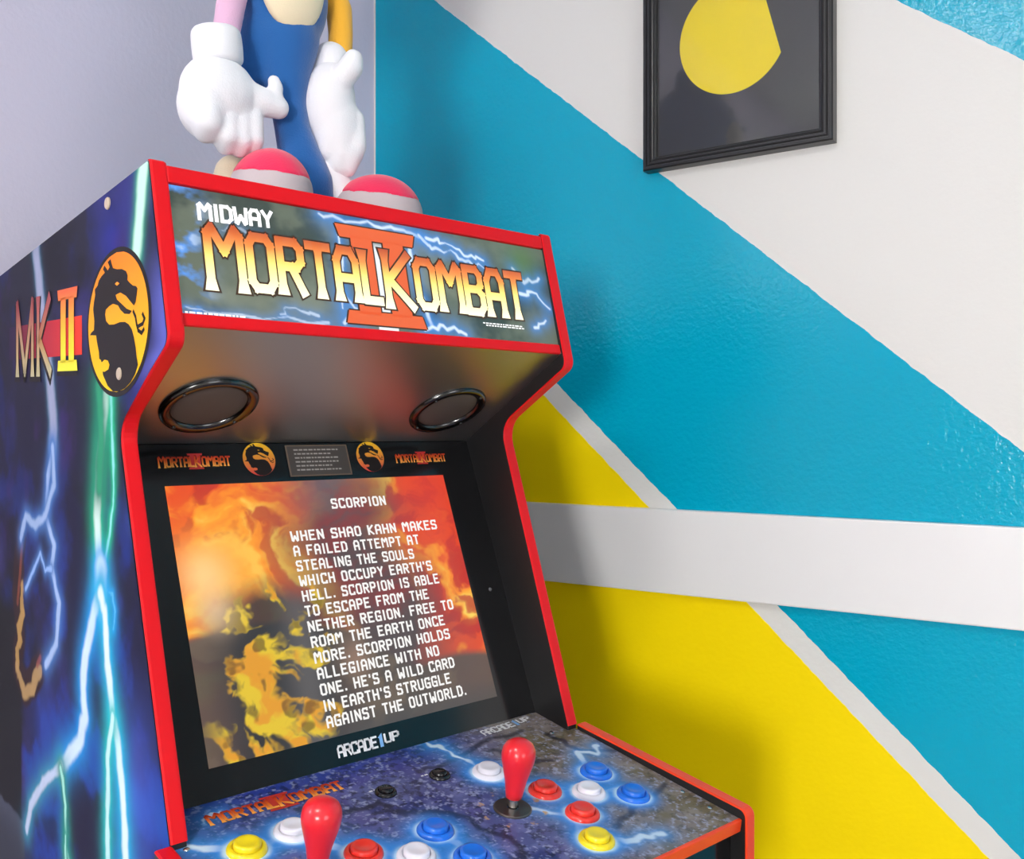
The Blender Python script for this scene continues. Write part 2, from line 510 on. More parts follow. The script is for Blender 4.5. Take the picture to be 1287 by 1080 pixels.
window(1, 'x', 0, HL, -T, WIN_LEFT, (.85, .92, 1))
window(4, 'x', 0, HT, -T, 5.0, (.9, 1, .9))
window(2, 'y', -ROOM_Y, HF, -T, WIN_FRONT, (1, .98, .95))
window(3, 'x', ROOM_X, HB, T, WIN_BACK, (.93, .95, 1))

# white board running along the mural wall
bm = bm_box(.0, ROOM_X - .001, -.015, 0, 1.0625, 1.1925)
o = bevel(struct(obj('trim_1', bm, M_TRIM)), .002)
struct(obj('baseboard_right', bm_box(.0, ROOM_X - .001, -.014, 0, 0, .11), M_TRIM))
struct(obj('baseboard_left', bm_box(0, .014, -ROOM_Y, -.014, 0, .11), M_TRIM))
# ceiling lamp
lamp = struct(obj('ceiling_lamp', bm_box(.68, 1.02, -2.09, -1.75, ROOM_Z - .03, ROOM_Z), M_TRIM))
obj('diffuser', bm_box(.70, 1.00, -2.07, -1.77, ROOM_Z - .035, ROOM_Z - .03), emis_mat('lamp_diffuser', (1, .97, .93), LAMP), lamp)

# ------------------------------------------------------------------ arcade cabinet
W = .483; PT = .014; ZT = 1.55
M_BLACK = mat('black_laminate', (.012, .012, .013), .42, bump=.12, bscale=900, bdist=.0003)
M_SATIN = mat('black_satin_panel', (.022, .020, .019), .36, bump=.0, spec=1.0)
M_SATIN.node_tree.nodes['Principled BSDF'].inputs['IOR'].default_value = 2.7
M_GLOSS = mat('black_acrylic', (.009, .009, .010), .13)
M_RED = mat('red_edge_trim', (.74, .006, .012), .4, spec=.25)
M_SIDE = attr_mat('side_print', .5, spec=.15)
M_DECK = attr_mat('deck_print', .4, spec=.25)
M_MARQ = attr_mat('lit_marquee_print', .25, emit=.80, diffuse=.3)
M_SCREEN = attr_mat('screen_picture', .3, emit=.92, diffuse=.0)
M_LETTER_LIT = attr_mat('lit_lettering', .3, emit=1.0, diffuse=.25)
M_LETTER = attr_mat('printed_lettering', .5, spec=.15)
M_DARKLINE = mat('dark_print', (.016, .012, .012), .5, spec=.15)
M_DARKLIT = emis_mat('dark_backlit_print', srgb(70, 40, 20), .5, .4, (.03, .02, .015))
M_WHITEPRINT = mat('white_print', (.82, .82, .84), .4)
M_WHITELIT = emis_mat('white_backlit_print', (.95, .95, .95), .95, .4, (.3, .3, .3))
M_TEXT = emis_mat('screen_white_text', (.88, .86, .84), .95, .4, (.0, .0, .0))
M_ORANGELIT = emis_mat('orange_backlit_print', srgb(216, 84, 44), .9, .4, (.2, .06, .02))
M_CHROME = mat('black_chrome', (.10, .10, .10), .2, metal=1.0)
M_GRILLE = mat('speaker_mesh', (.075, .062, .056), .5, bump=.8, bscale=1500, bdist=.0006)
M_TAN = mat('tan_plug', (.55, .44, .33), .5)

cab = empty('arcade_cabinet', (.5048, -.848, 0), math.radians(75.638))
tag(cab, 'black and red arcade cabinet with blue lightning side art and lit marquee', 'arcade machine')

SLOPE = -.0842
BACK = .5
front = [(0, 0), (-.042, -.160), (.0735, -.229), (-.0464, -.580)]
def Z(z): return ZT + z
frontr = round_poly([(BACK, -.042), (0, 0), (-.042, -.160), (.0735, -.229), (-.0464, -.580), (-.0464, -1.55 + .05), (BACK, -1.55 + .05)], [0, .003, .012, .03, 0, 0, 0], 8)
i_end = frontr.index(min(frontr, key=lambda p: abs(p[0] + .0464) + abs(p[1] + .580)))
trim_path = frontr[1:i_end + 1]
outline = [(y, Z(z)) for y, z in frontr]

def left_art():
    nu, nv = 300, 440
    zf = np.concatenate([np.linspace(0, -.75, 400), np.linspace(-.752, -1.48, 40)])
    pts = sorted(trim_path + [(-.0464, -.9), (-.0464, -1.6)], key=lambda p: -p[1])
    fy = np.interp(-zf, [-p[1] for p in pts], [p[0] for p in pts])
    u = np.linspace(0, 1, nu)
    Y = fy[None, :] + .0012 + u[:, None] * (BACK - .001 - fy[None, :] - .0012)
    Zr = np.broadcast_to(zf[None, :], Y.shape)
    ztop = SLOPE * np.maximum(0, Y)
    zb = -1.55
    Zc = zb + (Zr - zb) * ((ztop - zb) / (-zb)) - .0005
    P = np.stack([np.full_like(Y, -.0006), Y, Zc + ZT], -1)
    y, z = Y, Zc
    # night clouds
    n1 = fbm(y * 9 + 3, z * 9 + 5); n2 = fbm(y * 16 + 40, z * 16 + 11); n3 = fbm(y * 60, z * 60 + 7, 3)
    low = sstep(-.22, -.62, z)
    C = np.zeros(Y.shape + (3,)) + S3(17, 17, 52)
    C = lerp(C, S3(30, 30, 46), sstep(-.35, -.05, z) * .7)
    C = lerp(C, S3(52, 48, 118), sstep(.5, .75, n1) * .75)
    C = lerp(C, S3(24, 50, 146), sstep(.46, .68, n2) * (.25 + .75 * low))
    C = lerp(C, S3(16, 76, 166), sstep(.55, .8, n2) * low * .8)
    C = lerp(C, S3(60, 30, 100), sstep(.55, .75, fbm(y * 13 + 90, z * 13)) * .6)
    C = lerp(C, S3(12, 12, 24), sstep(.58, .75, fbm(y * 7 + 60, z * 12 + 33)) * .7)
    fe = np.exp(-((y - np.broadcast_to(fy[None, :], Y.shape)) / .03) ** 2)
    C = lerp(C, S3(96, 104, 196), fe * sstep(-.06, -.14, z) * sstep(-.2, -.17, z) * .8)
    C = lerp(C, S3(60, 88, 190), np.exp(-((y - .03) / .05) ** 2) * sstep(-.42, -.56, z) * (.35 + .6 * n2))
    C = lerp(C, S3(80, 120, 220), np.exp(-((y - .02) ** 2 + (z + .31) ** 2) / .0006) * .6)
    C = lerp(C, S3(40, 66, 160), np.exp(-((y - .30) ** 2 + (z + .56) ** 2) / .002) * .7)
    C = lerp(C, S3(36, 44, 150), np.exp(-((y - .095) ** 2 + (z + .055) ** 2) / .0007) * .6)
    # dark band and grey rock at the back
    C = lerp(C, S3(8, 9, 18), sstep(.388, .402, y + .006 * n3) * sstep(-.42, -.46, z))
    C = lerp(C, S3(74, 80, 98), sstep(.375, .385, y) * sstep(-.685, -.69, z + .01 * n3))
    C = lerp(C, S3(20, 18, 26), sstep(.3, .36, y) * sstep(-.68, -.74, z) * .5)
    # brown armour
    arm = [(.396, -.362), (.412, -.425), (.399, -.471), (.412, -.514), (.379, -.537), (.345, -.520), (.318, -.50)]
    da = pdist(y + .012 * (n3 - .5), z, arm)
    C = lerp(C, S3(46, 22, 24), sstep(.024, .016, da))
    C = lerp(C, S3(190, 150, 84), sstep(.011, .006, pdist(y + .02 * (n3 - .5), z, [(.41, -.515), (.404, -.47), (.39, -.452), (.392, -.42)])) * .9)
    C = lerp(C, S3(186, 150, 96), sstep(.010, .005, pdist(y + .02 * (n3 - .5), z, [(.412, -.519), (.384, -.543), (.35, -.531), (.322, -.505)])) * .9)
    C = lerp(C, S3(120, 62, 44), sstep(.006, .003, pdist(y, z, [(.41, -.44), (.398, -.40), (.392, -.37)])))
    C = lerp(C, S3(150, 74, 60), sstep(.006, .002, pdist(y, z, [(.33, -.50), (.318, -.49)])) * .8)
    # lightning
    def bolt(pts, w, core, glow, gw, seed, amp=.004):
        nonlocal C
        w = w * 1.15
        d = pdist(y, z, jag(pts, amp * .45, 3, seed)) + .005 * (n3 - .5)
        C = lerp(C, glow, np.exp(-(np.maximum(0, d - w) / gw) ** 1.3) * .95)
        C = lerp(C, core, sstep(w * 1.5, w * .5, d))
    GR, CY, LV = S3(24, 190, 140), S3(20, 150, 225), S3(70, 120, 190)
    WH, PW, LW = S3(226, 250, 240), S3(214, 236, 252), S3(168, 172, 204)
    bolt([(.010, .01), (.021, -.044), (.031, -.085)], .0085, S3(196, 240, 220), S3(60, 160, 130), .007, 1, .001)
    bolt([(.338, -.02), (.319, -.084), (.301, -.129), (.284, -.175), (.27, -.234), (.273, -.254)], .010, S3(160, 166, 196), S3(60, 110, 140), .006, 2, .002)
    bolt([(.273, -.254), (.29, -.286), (.298, -.328), (.267, -.359), (.277, -.384), (.25, -.419), (.259, -.463), (.298, -.493)], .0042, S3(170, 196, 236), LV, .010, 3)
    bolt([(.273, -.254), (.268, -.294), (.298, -.328), (.338, -.343), (.376, -.335), (.396, -.363)], .0045, S3(160, 186, 226), LV, .009, 4)
    bolt([(.278, -.386), (.300, -.391), (.318, -.372), (.345, -.395), (.376, -.42)], .0022, S3(150, 186, 236), LV, .006, 5)
    bolt([(.102, -.19), (.112, -.222), (.122, -.252), (.131, -.317), (.125, -.367), (.122, -.393)], .0075, WH, GR, .013, 6, .003)
    bolt([(.128, -.19), (.120, -.24), (.125, -.29)], .006, S3(40, 150, 110), S3(20, 120, 96), .016, 66, .002)
    bolt([(.094, -.195), (.089, -.251), (.087, -.305), (.102, -.344), (.122, -.388)], .0020, S3(140, 220, 220), GR, .006, 7)
    bolt([(.115, -.387), (.089, -.389), (.082, -.404), (.087, -.421)], .0012, S3(120, 200, 235), CY, .006, 8, .002)
    bolt([(.122, -.37), (.122, -.402)], .0125, PW, CY, .012, 9, .001)
    bolt([(.122, -.393), (.14, -.412), (.166, -.46), (.172, -.497), (.166, -.522), (.185, -.553), (.242, -.591)], .0072, PW, CY, .015, 10, .005)
    bolt([(.242, -.591), (.307, -.626), (.356, -.667), (.372, -.698)], .0052, S3(200, 214, 240), S3(60, 150, 180), .012, 11)
    bolt([(.122, -.393), (.111, -.408), (.102, -.457), (.089, -.504), (.079, -.518), (.066, -.556), (.056, -.614), (.044, -.68), (.05, -.8)], .0062, S3(226, 248, 252), S3(30, 180, 220), .014, 12, .004)
    bolt([(.089, -.504), (.102, -.545), (.102, -.637), (.098, -.68), (.11, -.8)], .0042, S3(200, 244, 246), S3(30, 190, 190), .012, 13, .004)
    bolt([(.245, -.594), (.229, -.629), (.229, -.671), (.200, -.705), (.19, -.8)], .0028, S3(170, 236, 220), S3(40, 150, 130), .010, 14, .005)
    bolt([(.229, -.66), (.225, -.70)], .0020, S3(170, 236, 220), S3(40, 150, 130), .010, 15, .004)
    C *= (.93 + .14 * n3)[..., None]
    return P, C

# side panels
for x0, art in ((0.0, True), (W - PT, False)):
    pan = bevel(obj('side_panel', prism(outline, x0, x0 + PT), M_BLACK, cab), .0006, 1)
    obj('edge_trim', strip([(y, Z(z)) for y, z in trim_path], x0 - .0003, x0 + PT + .0003, .0016), M_RED, pan, smooth=False)
    if art:
        P, C = left_art()
        grid_mesh('side_art', P, C, M_SIDE, pan)
        def place_side(u, v, lift, cy=.0767, cz=-.1347): return (-.0006 - lift, cy - u, Z(cz + v))
        crest('crest', place_side, pan, .078, .0648, M_LETTER, M_DARKLINE, srgb(255, 128, 30), srgb(252, 206, 20))
        # letters beside the crest, over a red band
        def pl(u, v, lift): return (-.0006 - lift, .4194 - u, Z(-.1665 + v - u * .034))
        band = [[(k / 10 * .27 - .026, .016), ((k + 1) / 10 * .27 - .026, .016), ((k + 1) / 10 * .27 - .026, .0555), (k / 10 * .27 - .026, .0555)] for k in range(10)]
        def bcol(u, v):
            return stops(u / .25, [(0, (44, 24, 66)), (.12, (120, 36, 60)), (.6, (196, 44, 60)), (1, (240, 62, 36))])
        poly_mesh('red_band', band, lambda p: pl(p[0], p[1], .0003), M_LETTER, pan, colour=bcol)
        def side_letters(g):
            ps = []
            for st in ([(0, 0), (0, 1), (.5, .02), (1, 1), (1, 0)],):
                ps += [[(p[0] * .062 + .012, p[1] * .080) for p in q] for q in stroke_quads(st, .15 + g, .6)]
            for st in ([(0, 0), (0, 1)], [(.66, 1), (.06, .46), (.72, 0)]):
                ps += [[(p[0] * .062 + .096, p[1] * .080) for p in q] for q in stroke_quads(st, .15 + g, .6)]
            return ps
        def lcol(u, v):
            return stops(v / .08, [(0, (196, 188, 150)), (.3, (196, 160, 90)), (.6, (190, 110, 90)), (1, (170, 84, 90))])
        poly_mesh('side_lettering_shadow', [[(u - .002, v - .003) for u, v in q] for q in side_letters(.08)] + [[(u - .002, v - .003) for u, v in q] for q in two_polys(.165, .2330, -.002, .087)], lambda p: pl(p[0], p[1], .0006), M_DARKLINE, pan)
        poly_mesh('side_lettering', side_letters(0), lambda p: pl(p[0], p[1], .0009), M_LETTER, pan, colour=lcol)
        tcol = lambda u, v: stops(v / .085, [(0, (252, 240, 70)), (.35, (252, 224, 50)), (.7, (250, 160, 60)), (1, (236, 104, 70))])
        tw = two_polys(.166, .2320, 0, .086)
        tw2 = []
        for q in tw:   # cut the stems so that the print can run from yellow to orange
            ys = sorted(set(p[1] for p in q)); a, b = ys[0], ys[-1]
            if b - a > .04:
                xs = sorted(set(p[0] for p in q))
                for k in range(5): tw2.append([(xs[0], a + (b - a) * k / 5), (xs[-1], a + (b - a) * k / 5), (xs[-1], a + (b - a) * (k + 1) / 5), (xs[0], a + (b - a) * (k + 1) / 5)])
            else: tw2.append(q)
        poly_mesh('side_numeral', tw2, lambda p: pl(p[0], p[1], .0009), M_LETTER, pan, colour=tcol)
        for (y, z) in ((.100, -.0203), (.0685, -.1829)):
            M = Matrix.Translation((-.0006, y, Z(z))) @ Matrix.Rotation(math.radians(-90), 4, 'Y')
            obj('screw_cover', lathe([(0, .0022), (.0048, .0022), (.0058, .0014), (.006, -.001)], 24, M=M), M_TAN, pan)

# hidden body
XL, XR = PT, W - PT
obj('top_panel', prism([(.018, Z(-.019)), (.018, Z(-.004)), (BACK - .01, Z(-.0445)), (BACK - .01, Z(-.060))], XL, XR), M_BLACK, cab)
obj('back_panel', bm_box(XL, XR, BACK - .014, BACK - .002, .1, Z(-.06)), M_BLACK, cab)
obj('front_panel', bm_box(XL, XR, -.030, -.016, .1, Z(-.60)), M_SATIN, cab)
obj('plinth', bm_box(0, W, -.02, BACK, 0, .05), M_BLACK, cab)

# marquee with red rails
mp = Vector((-.0025, -.0190)); md = Vector((-.0285, -.1175)).normalized(); mn = Vector((md.y, -md.x))   # mn faces the room
def MQ(u, s, lift=0.0):
    p = mp + md * s + mn * lift
    return Vector((u, p.x, Z(p.y)))
assert mn.x < 0
MX0, MX1, MS = XL, XR, .1195
nu, nv = 420, 112
uu = np.linspace(MX0, MX1, nu)[:, None] * np.ones((1, nv)); ss = np.linspace(0, MS, nv)[None, :] * np.ones((nu, 1))
n1 = fbm(uu * 22, ss * 26 + 4); n2 = fbm(uu * 40 + 9, ss * 60 + 50); n3 = fbm(uu * 26 + 77, ss * 40 + 20)
C = np.zeros(uu.shape + (3,)) + S3(98, 106, 92)
C = lerp(C, S3(62, 72, 66), sstep(.45, .7, n1))
C = lerp(C, S3(128, 134, 116), sstep(.5, .75, fbm(uu * 16 + 31, ss * 20)) * .7)
C = lerp(C, S3(60, 72, 60), sstep(.34, .45, uu) * .5)
def mbolt(pts, w, gw, seed, core=S3(224, 238, 255), glow=S3(70, 140, 220), amp=.003, st=1.0):
    global C
    d = pdist(uu, ss, jag(pts, amp, 5, seed)) + .004 * (n2 - .5)
    C = lerp(C, glow, np.exp(-(np.maximum(0, d - w * .6) / (gw * .8)) ** 1.2) * .62 * st)
    C = lerp(C, core, sstep(w * 1.3, w * .2, d) * st * .85)
edge = np.exp(-((uu - .018) / .02) ** 2)
C = lerp(C, S3(90, 150, 230), edge * sstep(.48, .62, n2))
C = lerp(C, S3(210, 228, 250), edge * sstep(.6, .72, n2) * .8)
mbolt([(.165, .003), (.20, .006), (.25, .004), (.285, .010)], .0022, .010, 1)
mbolt([(.285, .008), (.30, .022), (.325, .020), (.345, .030), (.375, .034)], .0016, .008, 2)
mbolt([(.295, .010), (.32, .012), (.35, .024), (.372, .026)], .0016, .007, 3)
mbolt([(.415, .030), (.43, .046), (.455, .038)], .0025, .010, 4)
mbolt([(.42, .06), (.44, .056), (.465, .075)], .0022, .010, 5)
mbolt([(.435, .10), (.455, .09)], .002, .008, 6)
mbolt([(.178, .115), (.20, .105), (.182, .085)], .002, .012, 7)
mbolt([(.185, .012), (.185, .05), (.178, .10)], .0015, .010, 8, amp=.001)
mbolt([(.27, .015), (.272, .06), (.285, .11)], .0028, .010, 9, amp=.0015)
mbolt([(.275, .115), (.30, .108), (.33, .116)], .002, .010, 10)
mbolt([(.02, .113), (.05, .117), (.16, .116)], .0008, .006, 11, st=.6)
mbolt([(.05, .05), (.07, .03), (.1, .036)], .0008, .006, 12, st=.35)
mbolt([(.11, .112), (.12, .105), (.15, .110)], .0012, .006, 13, st=.6)
C = lerp(C, S3(240, 246, 255), (np.abs(uu - .2295) < .012) * sstep(.02, .035, ss) * .9)     # light between the two stems
C = lerp(C, S3(90, 130, 60), np.exp(-((uu - .43) ** 2 + (ss - .02) ** 2) / .0006) * .5)
PM = np.zeros(uu.shape + (3,))
PM[..., 0] = uu; PM[..., 1] = mp.x + md.x * ss; PM[..., 2] = Z(0) + mp.y + md.y * ss
mq = grid_mesh('marquee', PM, C, M_MARQ, cab)
obj('marquee_backing', prism([tuple((mp + md * s - mn * d) + Vector((0, ZT))) for s, d in ((-.015, .001), (MS + .009, .001), (MS + .009, .012), (-.015, .012))], XL, XR), M_BLACK, mq)
def mq_strip(s0, s1, lift):
    pts = [mp + md * s0 + mn * lift, mp + md * s1 + mn * lift, mp + md * s1 - mn * .012, mp + md * s0 - mn * .012]
    return prism([(p.x, Z(p.y)) for p in pts], XL, XR - .001)
bevel(obj('marquee_rail', mq_strip(-.0165, -.0005, .0035), M_RED, cab), .0015, 2)
bevel(obj('marquee_rail', mq_strip(MS, MS + .0115, .0035), M_RED, cab), .0015, 2)

# numeral, title, small print on the marquee; v runs upwards
def onmq(x0, s0, lift, tilt=0.0): return lambda p: MQ(x0 + p[0], s0 - p[1] - tilt * p[0], lift)
II = two_polys(.181, .2775, -.1145, -.0105)
poly_mesh('numeral_outline', [[(u + du, v + dv) for u, v in q] for q in II for du, dv in ((-.0018, 0), (.0018, 0), (0, -.0015), (0, .0015))], lambda p: MQ(p[0], -p[1], .0003), M_DARKLIT, mq)
poly_mesh('numeral', II, lambda p: MQ(p[0], -p[1], .0006), M_ORANGELIT, mq)
TH = .0500
split = lambda polys: polys
tp = title_polys(.377, TH, .185)
poly_mesh('title_outline', title_polys(.377, TH, .185, grow=.075), onmq(.0455, .0890, .0009), M_DARKLIT, mq)
def cut(polys, h, n=5):
    """slice polygons into horizontal bands so the vertex colours follow the print"""
    out = []
    for pl in polys:
        ys = [p[1] for p in pl]
        for k in range(-1, n + 2):
            a, b = k * h / n, (k + 1) * h / n
            q = clip(clip(pl, a, 1), b, -1)
            if len(q) > 2: out.append(q)
    return out
def clip(pl, y, sgn):
    out = []
    for i in range(len(pl)):
        p, q = pl[i - 1], pl[i]
        dp, dq = sgn * (p[1] - y), sgn * (q[1] - y)
        if (dp >= 0) != (dq >= 0):
            t = dp / (dp - dq); out.append((p[0] + (q[0] - p[0]) * t, y))
        if dq >= 0: out.append(tuple(q))
    return out
poly_mesh('title', cut(tp, TH), onmq(.0455, .0890, .0012), M_LETTER_LIT, mq, colour=lambda u, v: stops(v / TH, LOGO_STOPS))
poly_mesh('maker_name', text_polys('MIDWAY', .0145, .071, t=.24, gap=.26), onmq(.0405, .0292, .0015, tilt=0.045), M_WHITELIT, mq)
def micro(x0, x1, y, h, seed):
    r = random.Random(seed); out = []; x = x0
    while x < x1 - .003:
        w_ = r.uniform(.002, .006); out.append([(x, y), (min(x1, x + w_), y), (min(x1, x + w_), y + h), (x, y + h)]); x += w_ + .0012
    return out
for q in (micro(.0186, .074, -.1188, .0016, 1), micro(.356, .417, -.1015, .0014, 3) + micro(.36, .417, -.1040, .0014, 4)):
    poly_mesh('small_print', q, lambda p: MQ(p[0], -p[1], .0009), M_WHITELIT, mq)

# speaker panel under the marquee
sp0 = Vector((-.0356, -.145)); sa = math.radians(30.5); sd = Vector((math.cos(sa), -math.sin(sa))); sn = Vector((-sd.y, sd.x)) * -1   # sn points down to the room
if sn.y > 0: sn = -sn
def SK(u, s, lift=0.0):
    p = sp0 + sd * s + sn * lift
    return Vector((u, p.x, Z(p.y)))
spk = obj('speaker_panel', prism([(p.x, Z(p.y)) for p in (sp0, sp0 + sd * .205, sp0 + sd * .205 - sn * .012, sp0 - sn * .012)], XL, XR), M_SATIN, cab)
for (u, s) in ((.0880, .1285), (.3865, .1285)):
    M = Matrix.Translation(SK(u, s)) @ Matrix(((1, 0, 0), (0, sd.x, sn.x), (0, sd.y, sn.y))).to_4x4()
    obj('speaker_ring', lathe([(.0485, -.001), (.0485, .002), (.0470, .0042), (.043, .0046), (.0385, .0034), (.0368, .0012), (.0368, -.001)], 64, M=M), M_CHROME, spk, smooth=True)
    obj('speaker_grille', lathe([(0, .0030), (.02, .0027), (.033, .0016), (.0366, .0003)], 48, M=M), M_GRILLE, spk, smooth=True)
    for k in range(4):
        a = math.radians(35 + 90 * k)
        obj('ring_screw', lathe([(0, .0062), (.0014, .0060), (.0019, .0046)], 12, M=M @ Matrix.Translation((.0428 * math.cos(a), .0428 * math.sin(a), 0))), M_BLACK, spk)

# screen and its black surround
ba = math.radians(22); bp0 = Vector((.009, -.5762)); bd = Vector((math.sin(ba), math.cos(ba))); bn = Vector((-bd.y, bd.x))   # bn faces the player
def BZ(u, s, lift=0.0):
    p = bp0 + bd * s + bn * lift
    return Vector((u, p.x, Z(p.y)))
bez = obj('screen_surround', prism([(p.x, Z(p.y)) for p in (bp0 - bd * .004, bp0 + bd * .352, bp0 + bd * .352 - bn * .010, bp0 - bd * .004 - bn * .010)], XL, XR), M_GLOSS, cab)
X0, X1, S0, S1 = .0625, .4170, .0290, .3068
nu, nv = 360, 290
U = np.linspace(0, 1, nu)[:, None] * np.ones((1, nv)); V = np.linspace(0, 1, nv)[None, :] * np.ones((nu, 1))
wx = fbm(U * 4 + 3, V * 4 + 1) - .5; wy = fbm(U * 4 + 50, V * 4 + 70) - .5
f1 = fbm(U * 5 + 2.6 * wx, V * 5 + 2.6 * wy + 9); f2 = fbm(U * 9 + 4 * wx + 30, V * 8 + 4 * wy)
C = np.zeros(U.shape + (3,)) + S3(228, 74, 28)
C = lerp(C, S3(255, 160, 40), sstep(.42, .62, f1))
C = lerp(C, S3(255, 214, 90), sstep(.58, .74, f1))
C = lerp(C, S3(190, 34, 30), sstep(.52, .68, f2) * .85)
C = lerp(C, S3(255, 158, 40), np.exp(-((U - .10) ** 2 / .03 + (V - .68) ** 2 / .03)) * .75)
C = lerp(C, S3(252, 214, 150), np.exp(-((U - .07) ** 2 / .006 + (V - .66) ** 2 / .010)) * .7)
C = lerp(C, S3(214, 52, 30), sstep(.7, .95, U) * sstep(.6, .95, V) * .7)
# dark smoke in the middle
cx = .54 + .10 * (1 - V) - .5 * (wx) * .5
smoke = np.exp(-((U - cx) / (.16 + .10 * (1 - V))) ** 2) * sstep(1.3, .8, V + .0 * U)
C = lerp(C, S3(84, 70, 70), np.clip(smoke * 1.15 + .12 * (f2 - .5), 0, 1))
C = lerp(C, S3(98, 92, 98), np.exp(-((U - .52) / .13) ** 2) * sstep(.72, 1, V) * .8)
C = lerp(C, S3(150, 40, 38), sstep(.5, .66, f1) * smoke * sstep(.35, .5, V) * .6)
# dusky ground, cut off by a painted glass reflection, amber smoulder on the left
gl = .17 + .03 * np.sin(U * 9) + .02 * wx
low = sstep(gl + .03, gl - .01, V - .25 * sstep(.75, .45, U))
C = lerp(C, S3(86, 76, 70), low * .96)
C = lerp(C, S3(116, 98, 80), low * sstep(.5, .7, f2) * .6)
zone = np.clip(np.exp(-((U - .25) / .19) ** 4) * sstep(.66, .50, V + .10 * (f2 - .5) + .25 * np.abs(U - .27)) * 1.1, 0, 1)
k1 = fbm(U * 13 + 6 * wx + 100, V * 7 + 5 * wy + 40, 4)
k2 = fbm(U * 12 + 200 + 3 * wy, V * 9 + 3 * wx, 4)
C = lerp(C, S3(44, 42, 46), zone * .95)
C = lerp(C, S3(100, 94, 94), zone * np.exp(-((U - .33 - .05 * wy) / .06) ** 2) * .75)  # grey band is a glass reflection painted into the picture
hot = zone * np.clip(np.exp(-((U - .13 - .10 * wx) / .075) ** 2) + np.exp(-((U - .44 + .12 * wx) / .07) ** 2) * sstep(.12, .25, V) + np.exp(-((U - .20) / .13) ** 2) * sstep(.20, .06, V) + .25, 0, 1)
hm = sstep(.50, .60, k1 * .75 + hot * .26) * np.clip(zone * 2.2, 0, 1)
C = lerp(C, S3(228, 194, 42), hm * .95)
C = lerp(C, S3(222, 140, 34), hm * sstep(.45, .62, k2) * .8)
C = lerp(C, S3(70, 50, 30), sstep(.56, .66, fbm(U * 20 + 31, V * 16 + 5, 3)) * hm * .7)
C = lerp(C, S3(226, 196, 170), np.exp(-((U - .09) ** 2 / .003 + (V - .52) ** 2 / .006)) * .55)
C = lerp(C, S3(178, 138, 116), np.exp(-((U - .50) ** 2 / .002 + (V - .27) ** 2 / .006)) * .45)
C = lerp(C, S3(74, 70, 70), sstep(.10, .0, V) * sstep(.35, .5, U) * .7)
PS = np.zeros(U.shape + (3,))
for i in range(1):
    uu_ = X0 + (X1 - X0) * U; s_ = S0 + (S1 - S0) * V
    PS[..., 0] = uu_; PS[..., 1] = bp0.x + bd.x * s_ + bn.x * .0004; PS[..., 2] = ZT + bp0.y + bd.y * s_ + bn.y * .0004
grid_mesh('screen', PS, C, M_SCREEN, bez)
onb = lambda x0, s0, lift: (lambda p: BZ(x0 + p[0], s0 + p[1], lift))
LINES = [("WHEN SHAO KAHN MAKES", .3869), ("A FAILED ATTEMPT AT", .3560), ("STEALING THE SOULS", .3440), ("WHICH OCCUPY EARTH'S", .3658), ("HELL. SCORPION IS ABLE", .3716), ("TO ESCAPE FROM THE", .3516), ("NETHER REGION. FREE TO", .3833), ("ROAM THE EARTH ONCE", .3656), ("MORE. SCORPION HOLDS", .3684), ("ALLEGIANCE WITH NO", .3480), ("ONE. HE'S A WILD CARD", .3655), ("IN EARTH'S STRUGGLE", .3553), ("AGAINST THE OUTWORLD.", .3729)]
polys = []
for i, (s, x1) in enumerate(LINES):
    base = .2385 - i * (.2385 - .0400) / 12
    polys += [[(p[0] + .1915, p[1] + base) for p in q] for q in text_polys(s, .0100, x1 - .1915, t=.21, gap=.36, space=.62, asp=.86)]
polys += [[(p[0] + .2495, p[1] + .2728) for p in q] for q in text_polys('SCORPION', .0100, .0715, t=.21, gap=.36, asp=.86)]
poly_mesh('screen_text', polys, onb(0, 0, .0008), M_TEXT, bez)
def arcade(x0, s0, h, wdt, place, parent, m):
    a = text_polys('ARCADE', h, wdt * .615, t=.20, gap=.2)
    poly_mesh('maker_lettering', a, lambda p: place(x0 + p[0], s0 + p[1]), m, parent)
    one = [[(wdt * .66, -h * .1), (wdt * .715, -h * .1), (wdt * .715, h * 1.25), (wdt * .64, h * .85), (wdt * .66, h * .8)]]
    poly_mesh('maker_numeral', one, lambda p: place(x0 + p[0], s0 + p[1]), mat('blue_white_print', (.20, .42, .75), .4), parent)
    up = text_polys('UP', h * .8, wdt * .225, t=.22, gap=.24)
    poly_mesh('maker_lettering', [[(p[0] + wdt * .755, p[1] + h * .22) for p in q] for q in up], lambda p: place(x0 + p[0], s0 + p[1]), m, parent)
arcade(.1975, .0088, .0105, .076, lambda u, v: BZ(u, v, .0005), bez, M_WHITEPRINT)
def small_title(x0, s0, wd, h, place, parent, mo, mt, lift=.0004):
    poly_mesh('small_numeral', two_polys(x0 + wd * .40, x0 + wd * .62, s0 - h * .35, s0 + h * 1.45), lambda p: place(p[0], p[1], lift), mo, parent)
    poly_mesh('small_title', cut(title_polys(wd, h, .2), h), lambda p: place(x0 + p[0], s0 + p[1], lift + .0003), mt, parent, colour=lambda u, v: stops(v / h, [(0, (250, 170, 80)), (.5, (226, 104, 40)), (1.1, (190, 50, 36))]))
M_REDPRINT = mat('red_print', srgb(190, 40, 40), .4)
small_title(.0600, .3275, .0765, .0098, BZ, bez, M_REDPRINT, M_LETTER)
small_title(.3515, .3255, .0755, .0092, BZ, bez, M_REDPRINT, M_LETTER)
for u, s in ((.1708, .3335), (.3148, .3335)):
    crest('surround_crest', lambda a, b, l, u=u, s=s: BZ(u + a, s + b, l), bez, .0190, .0192, M_LETTER, M_DARKLINE, srgb(240, 186, 40), srgb(214, 60, 70), rim=.03)
